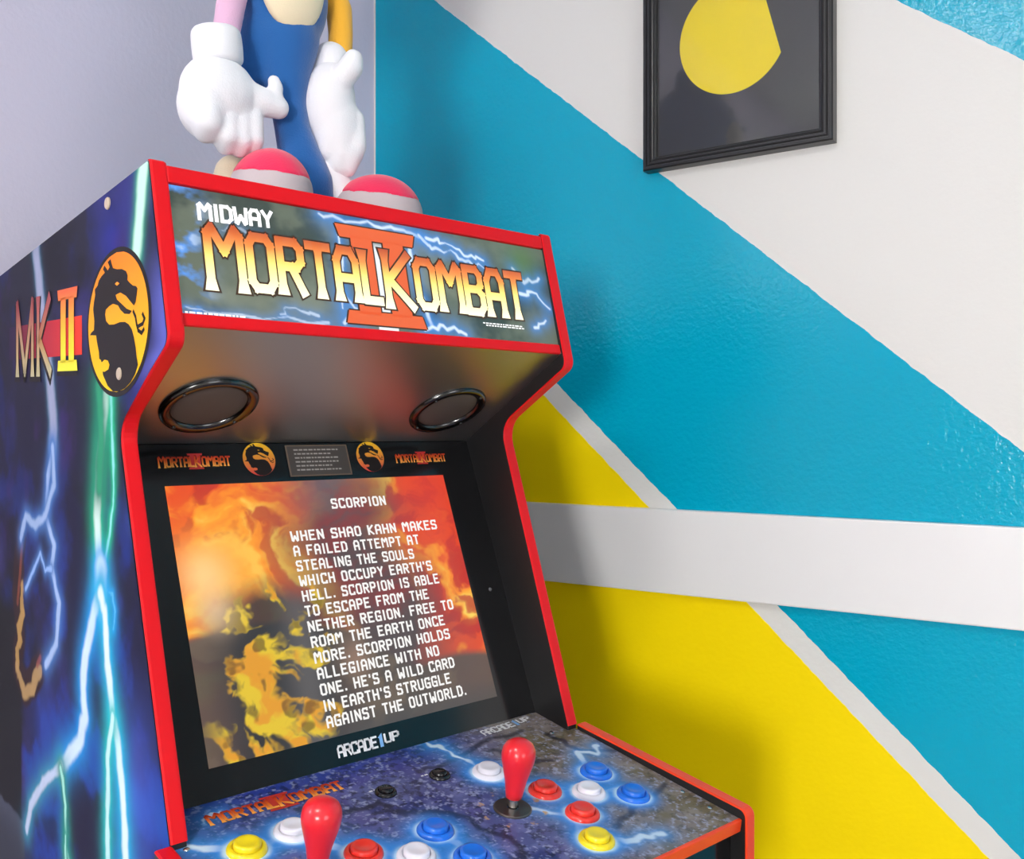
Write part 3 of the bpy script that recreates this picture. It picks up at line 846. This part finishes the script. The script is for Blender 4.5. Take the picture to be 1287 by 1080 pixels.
bevel(obj('notice_plate', prism([(p.x, Z(p.y)) for p in (bp0 + bd * .3118 + bn * .0, bp0 + bd * .3492 + bn * .0, bp0 + bd * .3492 + bn * .001, bp0 + bd * .3118 + bn * .001)], .2045, .2845), mat('grey_brown_plate', srgb(72, 64, 60), .4), bez), .0003, 1)
pp = []
for k in range(6): pp += micro(.214, .272 - .008 * (k % 3 == 1), .3425 - k * .0048, .0017, 20 + k)
poly_mesh('notice_print', pp, onb(0, 0, .0014), mat('grey_print', srgb(166, 158, 152), .5), bez)
fr = [(.2045, .2845, .3478, .3492), (.2045, .2845, .3118, .3132), (.2045, .2062, .3118, .3492), (.2828, .2845, .3118, .3492)]
poly_mesh('notice_border', [[(a, c), (b, c), (b, d), (a, d)] for a, b, c, d in fr], onb(0, 0, .0013), mat('tan_print', srgb(112, 92, 76), .5), bez)
Mx = Matrix.Translation(BZ(.4471, .1552)) @ Matrix(((1, 0, 0), (0, bd.x, bn.x), (0, bd.y, bn.y))).to_4x4()
obj('surround_screw', lathe([(0, .0016), (.0016, .0014), (.0024, 0)], 16, M=Mx), mat('steel', (.6, .6, .6), .3, metal=1), bez)

# control deck
dv = Vector((-1, -.1605)).normalized(); dn = Vector((-.1605, 1)).normalized()
dp0 = Vector((.009, -.5762))
def DK(u, s, h=0.0):
    p = dp0 + dv * s + dn * h
    return Vector((u, p.x, Z(p.y)))
DS = .2865
deck = obj('control_deck', prism([(p.x, Z(p.y)) for p in (dp0 - dn * .0005, dp0 + dv * (DS - .002) - dn * .0005, dp0 + dv * (DS - .002) - dn * .012, dp0 - dn * .012)], .0005, W - .0005), M_BLACK, cab)
BTN2 = [('white', .3210, .0874), ('red', .3466, .1456), ('blue', .4223, .1450), ('white', .3840, .1710), ('blue', .4214, .1983), ('red', .3486, .1963), ('yellow', .3262, .2363)]
BTN1 = [('yellow', .0531, .0864), ('white', .0990, .0818), ('red', .1334, .1425), ('blue', .2076, .1462), ('white', .1691, .1700), ('blue', .2100, .1970), ('red', .1345, .1963), ('yellow', .1120, .2363)]
JOY = [(.2956, .1534), (.0811, .1530)]
nu, nv = 620, 370
U = np.linspace(.001, W - .001, nu)[:, None] * np.ones((1, nv)); V = np.linspace(0, DS - .002, nv)[None, :] * np.ones((nu, 1))
n1 = fbm(U * 26, V * 30 + 3); n2 = fbm(U * 60 + 20, V * 70); n3 = fbm(U * 150 + 5, V * 160, 4, .7); n4 = fbm(U * 13 + 55, V * 13 + 21); n5 = fbm(U * 230 + 71, V * 240 + 13, 3, .7)
C = np.zeros(U.shape + (3,)) + S3(78, 84, 134)
C = lerp(C, S3(44, 52, 112), sstep(.40, .68, n1))
C = lerp(C, S3(108, 112, 164), sstep(.42, .75, n2) * .7)
C = lerp(C, S3(88, 66, 134), sstep(.42, .68, n4) * .6)
C = lerp(C, S3(30, 58, 150), sstep(.07, .0, V) * .75)
C = lerp(C, S3(24, 40, 110), sstep(.10, .0, U) * .5)
brown = sstep(.28, .40, U + .07 * (n4 - .5) + .10 * (V - .12))
C = lerp(C, S3(128, 118, 112), brown * .96)
C = lerp(C, S3(108, 96, 66), brown * sstep(.42, .62, n1) * .9)
C = lerp(C, S3(146, 138, 134), brown * sstep(.48, .7, n2) * .6)
C = C * (1 - (.62 - .2 * brown) * sstep(.50, .66, n3))[..., None]
C = lerp(C, S3(176, 184, 218), sstep(.58, .72, n5) * .5)
# cracks between the stones
for k, pts in enumerate(([(.20, .10), (.24, .13), (.26, .19), (.23, .27)], [(.26, .05), (.31, .045), (.36, .03), (.42, .03)], [(.36, .05), (.37, .09), (.40, .10)], [(.36, .23), (.40, .215), (.47, .20)], [(.44, .05), (.445, .10), (.48, .12)], [(.12, .05), (.15, .075), (.19, .08), (.2, .11)])):
    C = lerp(C, S3(26, 26, 44), sstep(.006, .001, pdist(U, V, jag(pts, .005, 4, 40 + k))) * .75)
def dbolt(pts, w, gw, seed, st=1.0):
    global C
    d = pdist(U, V, jag(pts, .004, 4, seed)) + .006 * (n2 - .5)
    C = lerp(C, S3(60, 150, 226), np.exp(-(np.maximum(0, d - w) / gw) ** 1.2) * .75 * st)
    C = lerp(C, S3(214, 234, 250), sstep(w * 1.4, w * .3, d) * st)
dbolt([(.305, .0), (.315, .03), (.318, .08)], .003, .012, 1)
dbolt([(.318, .09), (.335, .13), (.35, .15), (.385, .165), (.425, .19)], .003, .012, 2)
dbolt([(.42, .14), (.44, .10), (.455, .115), (.47, .10)], .003, .010, 3, .8)
dbolt([(.30, .15), (.335, .19), (.325, .235), (.36, .255), (.39, .262)], .004, .010, 4, .8)
dbolt([(.005, .045), (.03, .07), (.055, .085), (.10, .08), (.13, .14)], .004, .016, 5)
dbolt([(.13, .14), (.17, .165), (.21, .145), (.21, .2)], .004, .014, 6)
dbolt([(.04, .03), (.05, .022), (.06, .02)], .002, .010, 7, .7)
dbolt([(.38, .16), (.36, .13), (.345, .145)], .002, .010, 8, .6)
for _, bx, bs in BTN1 + BTN2:
    d = np.hypot(U - bx, V - bs) + .004 * (n2 - .5)
    C = lerp(C, S3(40, 140, 230), np.exp(-(np.maximum(0, d - .020) / .008) ** 1.5) * .8)
    C = lerp(C, S3(206, 236, 252), np.exp(-(np.maximum(0, d - .017) / .0032) ** 2) * .85)
for j in JOY:   # brass arrows printed round the sticks
    for a in range(0, 360, 45):
        ax, ay = j[0] + .031 * math.cos(math.radians(a)), j[1] + .031 * math.sin(math.radians(a))
        C = lerp(C, S3(190, 150, 100), sstep(.0045, .0025, np.hypot(U - ax, V - ay)) * sstep(.42, .55, n3) * .9)
PD = np.zeros(U.shape + (3,))
PD[..., 0] = U; PD[..., 1] = dp0.x + dv.x * V + dn.x * .0002; PD[..., 2] = ZT + dp0.y + dv.y * V + dn.y * .0002
grid_mesh('deck_art', PD, C, M_DECK, deck)
bevel(obj('deck_edge_trim', prism([(p.x, Z(p.y)) for p in (dp0 + dv * (DS - .002) + dn * .0008, dp0 + dv * (DS + .002) + dn * .0002, dp0 + dv * (DS + .002) - dn * .0125, dp0 + dv * (DS - .002) - dn * .0125)], .0005, W - .0005), mat('orange_red_edge_trim', (.82, .055, .006), .33), deck), .001, 2)
def dk_place(u, v, lift=0.0): return DK(u, -v, lift + .0004)
def skew(fn, k): return lambda u, v, l=0.0: fn(u, v + 0 * u, l)
small_title(.0445, -.0385, .133, .0145, lambda u, v, l: DK(u, -v + .030 * (u - .11) * 1.0 - .0, l + .0004), deck, M_REDPRINT, M_LETTER)
arcade(.3745, -.0172, .0105, .076, lambda u, v: DK(u, -v - .05 * (u - .41), .0006), deck, M_WHITEPRINT)
Dm = Matrix(((1, 0, 0), (0, -dv.x, dn.x), (0, -dv.y, dn.y))).to_4x4()
def at_deck(u, s, h=0.0): return Matrix.Translation(DK(u, s, h)) @ Dm
for u, s in ((.4475, .0505), (.4740, .2200), (.4725, .2560), (.012, .06)):
    obj('deck_screw', lathe([(0, .0013), (.0022, .0010), (.003, .0003)], 16, M=at_deck(u, s)), mat('bright_steel', (.7, .7, .7), .25, metal=1), deck)
for q in (micro(.194, .208, -.0585, .002, 50), micro(.256, .268, -.0590, .002, 51)):
    poly_mesh('button_caption', q, lambda p: DK(p[0], -p[1], .0004), M_WHITEPRINT, deck)

# cheeks either side of the deck, outboard of the side panels
for x0 in (-PT, W):
    zt = lambda y: -.5811 + .1405 * (y + .0499) + .0005
    ol = [(-.048, -.5815), (-.048, -.78), (-.279, -.78), (-.279, -.6135)]
    rp = round_poly(ol, [0, 0, 0, .008], 5)
    ck = obj('deck_cheek', prism([(y, Z(z)) for y, z in rp], x0, x0 + PT), M_BLACK, cab)
    path = [(-.048, -.5815)] + [p for p in reversed(rp[3:])] + [(-.279, -.78)]
    path = [(y, Z(z)) for y, z in path]
    obj('edge_trim', strip(path, x0 - .0003, x0 + PT + .0003, .0018), mat('red_trim_yellow_lit', (.84, .05, .008), .33) if x0 > 0 else M_RED, ck)  # right cheek: red trim with yellow reflected light put into its colour
obj('deck_front', bm_box(.0005, W - .0005, -.262, -.250, Z(-.775), Z(-.6325)), M_GLOSS, cab)
obj('deck_bottom', bm_box(.0005, W - .0005, -.262, -.0475, Z(-.785), Z(-.775)), M_BLACK, cab)

# buttons and sticks
COLS = {'white': (.80, .78, .86), 'red': (.82, .035, .022), 'blue': (.012, .16, .72), 'yellow': (.90, .70, .012)}
M_B = {k: mat(k + '_button_plastic', v, .28, coat=.3) for k, v in COLS.items()}
def button(c, u, s):
    b = obj('push_button', lathe([(.0172, 0), (.0172, .0016), (.0160, .0038), (.0136, .0046), (.0124, .0040), (.0122, .0020), (0, .0020)], 40, M=at_deck(u, s)), M_B[c], cab, smooth=True)
    b['label'] = c + ' round push button'
    obj('plunger', lathe([(.0116, .001), (.0116, .0070), (.0108, .0082), (.0085, .0084), (.005, .0076), (0, .0073)], 40, M=at_deck(u, s)), M_B[c], b, smooth=True)
for c, u, s in BTN1 + BTN2: button(c, u, s)
M_SB = mat('small_black_button_plastic', (.012, .012, .014), .22)
for u, s in ((.2071, .0667), (.2731, .0665)):
    b = obj('menu_button', lathe([(.0110, 0), (.0110, .0014), (.0098, .0030), (.0082, .0034), (.0074, .0026), (.0073, .001), (0, .001)], 32, M=at_deck(u, s)), M_SB, cab, smooth=True)
    obj('plunger', lathe([(.0070, .0008), (.0070, .0046), (.0062, .0056), (0, .0052)], 32, M=at_deck(u, s)), M_SB, b, smooth=True)
M_BAT = mat('red_bat_plastic', (.80, .018, .030), .3, coat=.3)
M_STEEL = mat('stick_steel', (.62, .6, .57), .25, metal=1)
M_DISC = mat('dark_metal_disc', (.16, .14, .13), .35, metal=.9)
for u, s in JOY:
    j = obj('joystick', lathe([(.0188, 0), (.0188, .0012), (.0178, .0020), (.006, .0026), (.0058, .0026), (.0058, .0)], 48, M=at_deck(u, s)), M_DISC, cab, smooth=False)
    obj('shaft', lathe([(.0046, .001), (.0046, .016)], 24, M=at_deck(u, s)), M_STEEL, j, smooth=True)
    obj('bat_handle', lathe([(0, .0118), (.0070, .0118), (.0080, .0126), (.0088, .018), (.0108, .030), (.0140, .042), (.0160, .050), (.0166, .0555), (.0158, .0612), (.0132, .0660), (.0085, .0692), (.004, .0703), (0, .0705)], 48, M=at_deck(u, s)), M_BAT, j, smooth=True)

# ------------------------------------------------------------------ plush toy on the cabinet top
ca, sa_ = math.cos(math.radians(75.638)), math.sin(math.radians(75.638))
def c2w(x, y, z): return (.5048 + x * ca - y * sa_, -.848 + x * sa_ + y * ca, ZT + z)
TOPZ = -.004 + .012 * 0
plx, ply = .24, .15
base = (plx, ply, -.004 + SLOPE * (ply - .018) - .0005 + .0015)
plush = empty('plush_toy', c2w(*base), math.radians(75.638))
plush['label'] = 'blue plush toy in white mittens and red shoes standing on the arcade cabinet'
plush['category'] = 'soft toy'
def L_(x, y, z): return Vector((x - plx, y - ply, z - base[2]))
M_BLUE = mat('blue_plush', (.006, .105, .36), .9, bump=.5, bscale=500, sheen=.5, bdist=.001)
M_GLOVE = mat('white_plush', (.82, .81, .85), .9, bump=.4, bscale=500, sheen=.3, bdist=.001)
M_CREAM = mat('cream_plush', (.86, .72, .50), .9, bump=.4, bscale=500, sheen=.3, bdist=.001)
M_PINKLITARM = mat('tan_plush_pink_lit', (.70, .42, .60), .9, bump=.4, bscale=500, sheen=.3, bdist=.001)  # tan fabric, the pink light on this arm put into its colour
M_ORARM = mat('orange_plush', (.88, .44, .03), .9, bump=.4, bscale=500, sheen=.3, bdist=.001)
M_SHOE = mat('red_shoe_plush', (.80, .012, .085), .8, bump=.4, bscale=500, sheen=.3, bdist=.001)
M_SOLE = mat('grey_sole_felt', (.52, .44, .46), .9, bump=.4, bscale=400, bdist=.001)

def blob(bm, c, r, rot=None, seg=20):
    M = Matrix.Translation(c) @ (rot.to_4x4() if rot else Matrix()) @ Matrix.Diagonal((*r, 1))
    bmesh.ops.create_uvsphere(bm, u_segments=seg, v_segments=seg // 2 + 2, radius=1, matrix=M)
def limb(bm, pts, n=7):
    """tapering rounded limb through (x,y,z,r)"""
    for a, b in zip(pts, pts[1:]):
        A, B = Vector(a[:3]), Vector(b[:3]); d = (B - A)
        steps = max(2, int(d.length / .006))
        for k in range(steps + 1):
            t = k / steps
            blob(bm, A.lerp(B, t), [a[3] + (b[3] - a[3]) * t] * 3, seg=14)
def soft(name, bm, m, parent, vox=.0028, sm=8):
    o = obj(name, bm, m, parent)
    r = o.modifiers.new('remesh', 'REMESH'); r.mode = 'VOXEL'; r.voxel_size = vox; r.use_smooth_shade = True
    s = o.modifiers.new('smooth', 'SMOOTH'); s.iterations = sm; s.factor = .5
    return o
# torso with two legs and head, one continuous body
bm = bmesh.new()
blob(bm, L_(.2145, .160, .262), (.053, .045, .070))
limb(bm, [(*L_(.2145, .160, .215), .042), (*L_(.2150, .158, .180), .031), (*L_(.2170, .154, .140), .0215), (*L_(.2215, .150, .105), .0212), (*L_(.2290, .146, .075), .0255), (*L_(.2380, .143, .050), .028), (*L_(.246, .143, .030), .022)])
limb(bm, [(*L_(.195, .170, .215), .034), (*L_(.172, .185, .160), .022), (*L_(.180, .195, .09), .016), (*L_(.178, .195, .04), .014)])
blob(bm, L_(.2145, .160, .420), (.105, .095, .095))
for sx in (-1, 1): blob(bm, L_(.2145 + sx * .075, .165, .500), (.030, .018, .030))
body = soft('body', bm, M_BLUE, plush, .004, 8)
# tummy: shallow pad set on the torso front
bm = bmesh.new(); blob(bm, L_(.2080, .1280, .266), (.0405, .018, .0565), seg=28)
soft('tummy_patch', bm, M_CREAM, plush, .003, 6)
bm = bmesh.new(); blob(bm, L_(.2145, .075, .400), (.042, .026, .030), seg=24)
muz = soft('muzzle', bm, M_CREAM, plush, .003, 4)
M_BEAD = mat('black_bead', (.01, .01, .01), .15)
for sx in (-1, 1):
    bm = bmesh.new(); blob(bm, L_(.2145 + sx * .034, .071, .440), (.008, .006, .010)); obj('eye', bm, M_BEAD, plush, smooth=True)
bm = bmesh.new(); blob(bm, L_(.2145, .048, .412), (.010, .007, .007)); obj('nose', bm, M_BEAD, plush, smooth=True)
# arms
bm = bmesh.new(); limb(bm, [(*L_(.178, .155, .300), .017), (*L_(.153, .150, .262), .0165), (*L_(.1435, .146, .225), .0160), (*L_(.1375, .143, .195), .0150)])
a = soft('arm', bm, M_PINKLITARM, plush); a['label'] = 'tan arm with pink light in its colour'
bm = bmesh.new(); limb(bm, [(*L_(.262, .158, .305), .017), (*L_(.283, .152, .265), .0160), (*L_(.2835, .149, .235), .0150), (*L_(.2815, .147, .210), .0150)])
a = soft('arm', bm, M_ORARM, plush); a['label'] = 'orange arm'
# mitten with fingers hanging, thumb across the leg
bm = bmesh.new()
blob(bm, L_(.1330 + -0.006, .138 + 0, .134 + -0.01), (.043, .030, .040))
blob(bm, L_(.1180 + -0.006, .138 + 0, .118 + -0.01), (.030, .028, .036))
for k, (x, zz, r) in enumerate(((.1130, .088, .0165), (.1345, .0775, .0135), (.1500, .0765, .0125), (.1650, .0805, .0115))):
    limb(bm, [(*L_(x + .002 + -0.006, .130 + 0, .120 + -0.01), r * 1.05), (*L_(x + -0.006, .122 + 0, zz + .008 + -0.01), r), (*L_(x + .001 + -0.006, .128 + 0, zz + .001 + -0.01), r * .85)])
limb(bm, [(*L_(.158 + -0.006, .134 + 0, .138 + -0.01), .018), (*L_(.180 + -0.006, .128 + 0, .133 + -0.01), .0155), (*L_(.195 + -0.006, .125 + 0, .130 + -0.01), .0125)])
limb(bm, [(*L_(.190 + -0.006, .125 + 0, .134 + -0.01), .010), (*L_(.1915 + -0.006, .123 + 0, .150 + -0.01), .0085), (*L_(.1895 + -0.006, .124 + 0, .158 + -0.01), .007)])
g = soft('mitten', bm, M_GLOVE, plush, .0026, 5)
bm = bmesh.new(); M = Matrix.Translation(L_(.1345 + -0.006, .142 + 0, .166 + -0.01)) @ Matrix.Rotation(math.radians(-6), 4, 'Y')
lathe([(0, 0), (.022, 0), (.0262, .003), (.0268, .018), (.0262, .034), (.022, .0385), (.016, .0375), (0, .0375)], 40, bm, M)
soft('cuff', bm, M_GLOVE, g, .0026, 6)
# second mitten seen edge on, with the thumb in front
bm = bmesh.new()
blob(bm, L_(.2720 + -0.01, .140 + 0, .158 + -0.012), (.031, .030, .050), Matrix.Rotation(math.radians(6), 3, 'Y'))
blob(bm, L_(.2800 + -0.01, .136 + 0, .128 + -0.012), (.030, .027, .050))
for k, (x0_, x, zz, r) in enumerate(((.2660, .268, .100, .015), (.2770, .2790, .086, .0155), (.2890, .2890, .0840, .015), (.2970, .2960, .0960, .0135))):
    limb(bm, [(*L_(x0_ + -0.01, .138 - .004 * k + 0, .140 + -0.012), r), (*L_(x + -0.01, .130 - .003 * k + 0, zz + .012 + -0.012), r), (*L_(x - .002 + -0.01, .132 - .003 * k + 0, zz + -0.012), r * .85)])
limb(bm, [(*L_(.274 + -0.01, .122 + 0, .178 + -0.012), .015), (*L_(.2830 + -0.01, .110 + 0, .194 + -0.012), .0145), (*L_(.2850 + -0.01, .108 + 0, .203 + -0.012), .0115)])
g = soft('mitten', bm, M_GLOVE, plush, .0026, 5)
bm = bmesh.new(); limb(bm, [(*L_(.2760 + -0.01, .146 + 0, .186 + -0.012), .0235), (*L_(.2800 + -0.01, .148 + 0, .212 + -0.012), .0215)])
soft('cuff', bm, M_GLOVE, g, .0026, 6)
# socks
bm = bmesh.new(); limb(bm, [(*L_(.2590, .146, .062), .0215), (*L_(.2770, .144, .044), .024), (*L_(.292, .140, .036), .022)])
soft('sock', bm, M_GLOVE, plush, .003, 6)
bm = bmesh.new(); limb(bm, [(*L_(.170, .190, .055), .024), (*L_(.169, .188, .045), .0255), (*L_(.168, .175, .030), .024)])
s_ = soft('sock', bm, M_CREAM, plush, .003, 6); s_['label'] = 'cream ankle sock'
# shoes: red upper over a pale sole
def shoe(cx, cz, rx, ry, rz, yaw, ycen, cut):
    zt_ = -.004 + SLOPE * (ycen - .018)
    bm = bmesh.new()
    R = Matrix.Rotation(math.radians(yaw), 3, 'Z')
    blob(bm, L_(cx, ycen, cz), (rx, ry, rz), R, seg=32)
    off = R @ Vector((0, .045, 0))
    blob(bm, L_(cx + off.x, ycen + off.y, cz + .002), (rx * .82, ry * .7, rz * .9), R, seg=24)
    # cut flat along the band where the sole starts
    cutz = L_(0, 0, cut).z
    bmesh.ops.bisect_plane(bm, geom=bm.verts[:] + bm.edges[:] + bm.faces[:], plane_co=(0, 0, cutz), plane_no=(0, -.16, 1), clear_inner=True)
    bmesh.ops.holes_fill(bm, edges=[e for e in bm.edges if e.is_boundary])
    up = soft('shoe', bm, M_SHOE, plush, .003, 4)
    bm = bmesh.new()
    blob(bm, L_(cx, ycen, cz - .002), (rx * 1.015, ry * 1.02, rz), R, seg=32)
    blob(bm, L_(cx + off.x, ycen + off.y, cz - .002), (rx * .82, ry * .7, rz * .9), R, seg=24)
    bmesh.ops.bisect_plane(bm, geom=bm.verts[:] + bm.edges[:] + bm.faces[:], plane_co=(0, 0, cutz + .003), plane_no=(0, -.16, 1), clear_outer=True)
    bmesh.ops.holes_fill(bm, edges=[e for e in bm.edges if e.is_boundary])
    zb = L_(0, 0, zt_ + .002).z
    bmesh.ops.bisect_plane(bm, geom=bm.verts[:] + bm.edges[:] + bm.faces[:], plane_co=(0, 0, zb), plane_no=(0, .084, 1), clear_inner=True)
    bmesh.ops.holes_fill(bm, edges=[e for e in bm.edges if e.is_boundary])
    soft('sole', bm, M_SOLE, up, .003, 3)
shoe(.1760, .021, .0435, .056, .0485, -8, .118, .044)
shoe(.3130, .019, .0510, .058, .0470, 8, .118, .044)

# ------------------------------------------------------------------ framed print on the mural wall
FX0, FX1, FZ0, FZ1 = .5765, .8666, 1.7183, 2.0900
pf = empty('picture_frame', ((FX0 + FX1) / 2, 0, FZ0))
pf['label'] = 'black ridged picture frame holding a yellow disc print on the white band'
pf['category'] = 'picture'
OX, OZ = (FX0 + FX1) / 2, FZ0
# moulding: profile (inset from the outer edge, distance from wall), mitred round the rectangle
prof = [(0, .0), (0, .019), (.002, .021), (.0055, .021), (.0065, .0185), (.0080, .0185), (.0092, .0205), (.0115, .0205), (.0125, .018), (.0140, .018), (.0150, .0195), (.0170, .0190), (.0180, .0165), (.0205, .0150), (.0205, .008)]
bm = bmesh.new(); rings = []
for ins, d in prof:
    x0, x1, z0, z1 = FX0 + ins - OX, FX1 - ins - OX, ins, FZ1 - FZ0 - ins
    rings.append([bm.verts.new((x, -d - .0005, z)) for x, z in ((x0, z0), (x1, z0), (x1, z1), (x0, z1))])
for a, b in zip(rings, rings[1:]):
    for k in range(4): bm.faces.new((a[k], a[(k + 1) % 4], b[(k + 1) % 4], b[k]))
obj('moulding', bm, mat('black_frame_lacquer', (.022, .022, .024), .32, bump=.05, bscale=300), pf)
i_ = .0195
pr = obj('print', bm_box(FX0 + i_ - OX, FX1 - i_ - OX, -.0075, -.0005, i_, FZ1 - FZ0 - i_), mat('charcoal_print', srgb(66, 66, 72), .7), pf)
# plain yellow disc, trimmed straight on its right side
cxp, czp, rp_ = .7165, 1.902, .0835
def disc_pts():
    pts = []
    for k in range(97):
        a = 2 * math.pi * k / 96
        x, z = cxp + rp_ * math.cos(a), czp + rp_ * 1.03 * math.sin(a)
        pts.append((x, z))
    nrm = Vector((.965, .262)); c0 = .060
    out = []
    for i in range(len(pts) - 1):
        p, q = pts[i], pts[i + 1]
        dp = (p[0] - cxp) * nrm.x + (p[1] - czp) * nrm.y - c0; dq = (q[0] - cxp) * nrm.x + (q[1] - czp) * nrm.y - c0
        if dp <= 0: out.append(p)
        if (dp <= 0) != (dq <= 0):
            t = dp / (dp - dq); out.append((p[0] + (q[0] - p[0]) * t, p[1] + (q[1] - p[1]) * t))
    return out
poly_mesh('yellow_disc', [disc_pts()], lambda p: Vector((p[0] - OX, -.0080, p[1] - OZ)), mat('yellow_ink', (.92, .74, .004), .6), pr)
gm, N, L, B = new_mat('picture_glass')
N.remove(B)
tr = N.new('ShaderNodeBsdfTransparent'); gl_ = N.new('ShaderNodeBsdfGlossy'); gl_.inputs['Roughness'].default_value = .06
fr_ = N.new('ShaderNodeFresnel'); fr_.inputs['IOR'].default_value = 1.5
mx_ = N.new('ShaderNodeMixShader')
L.new(fr_.outputs[0], mx_.inputs[0]); L.new(tr.outputs[0], mx_.inputs[1]); L.new(gl_.outputs[0], mx_.inputs[2])
L.new(mx_.outputs[0], N['Material Output'].inputs['Surface'])
obj('glass', bm_box(FX0 + i_ - OX, FX1 - i_ - OX, -.0105, -.0087, i_, FZ1 - FZ0 - i_), gm, pf)
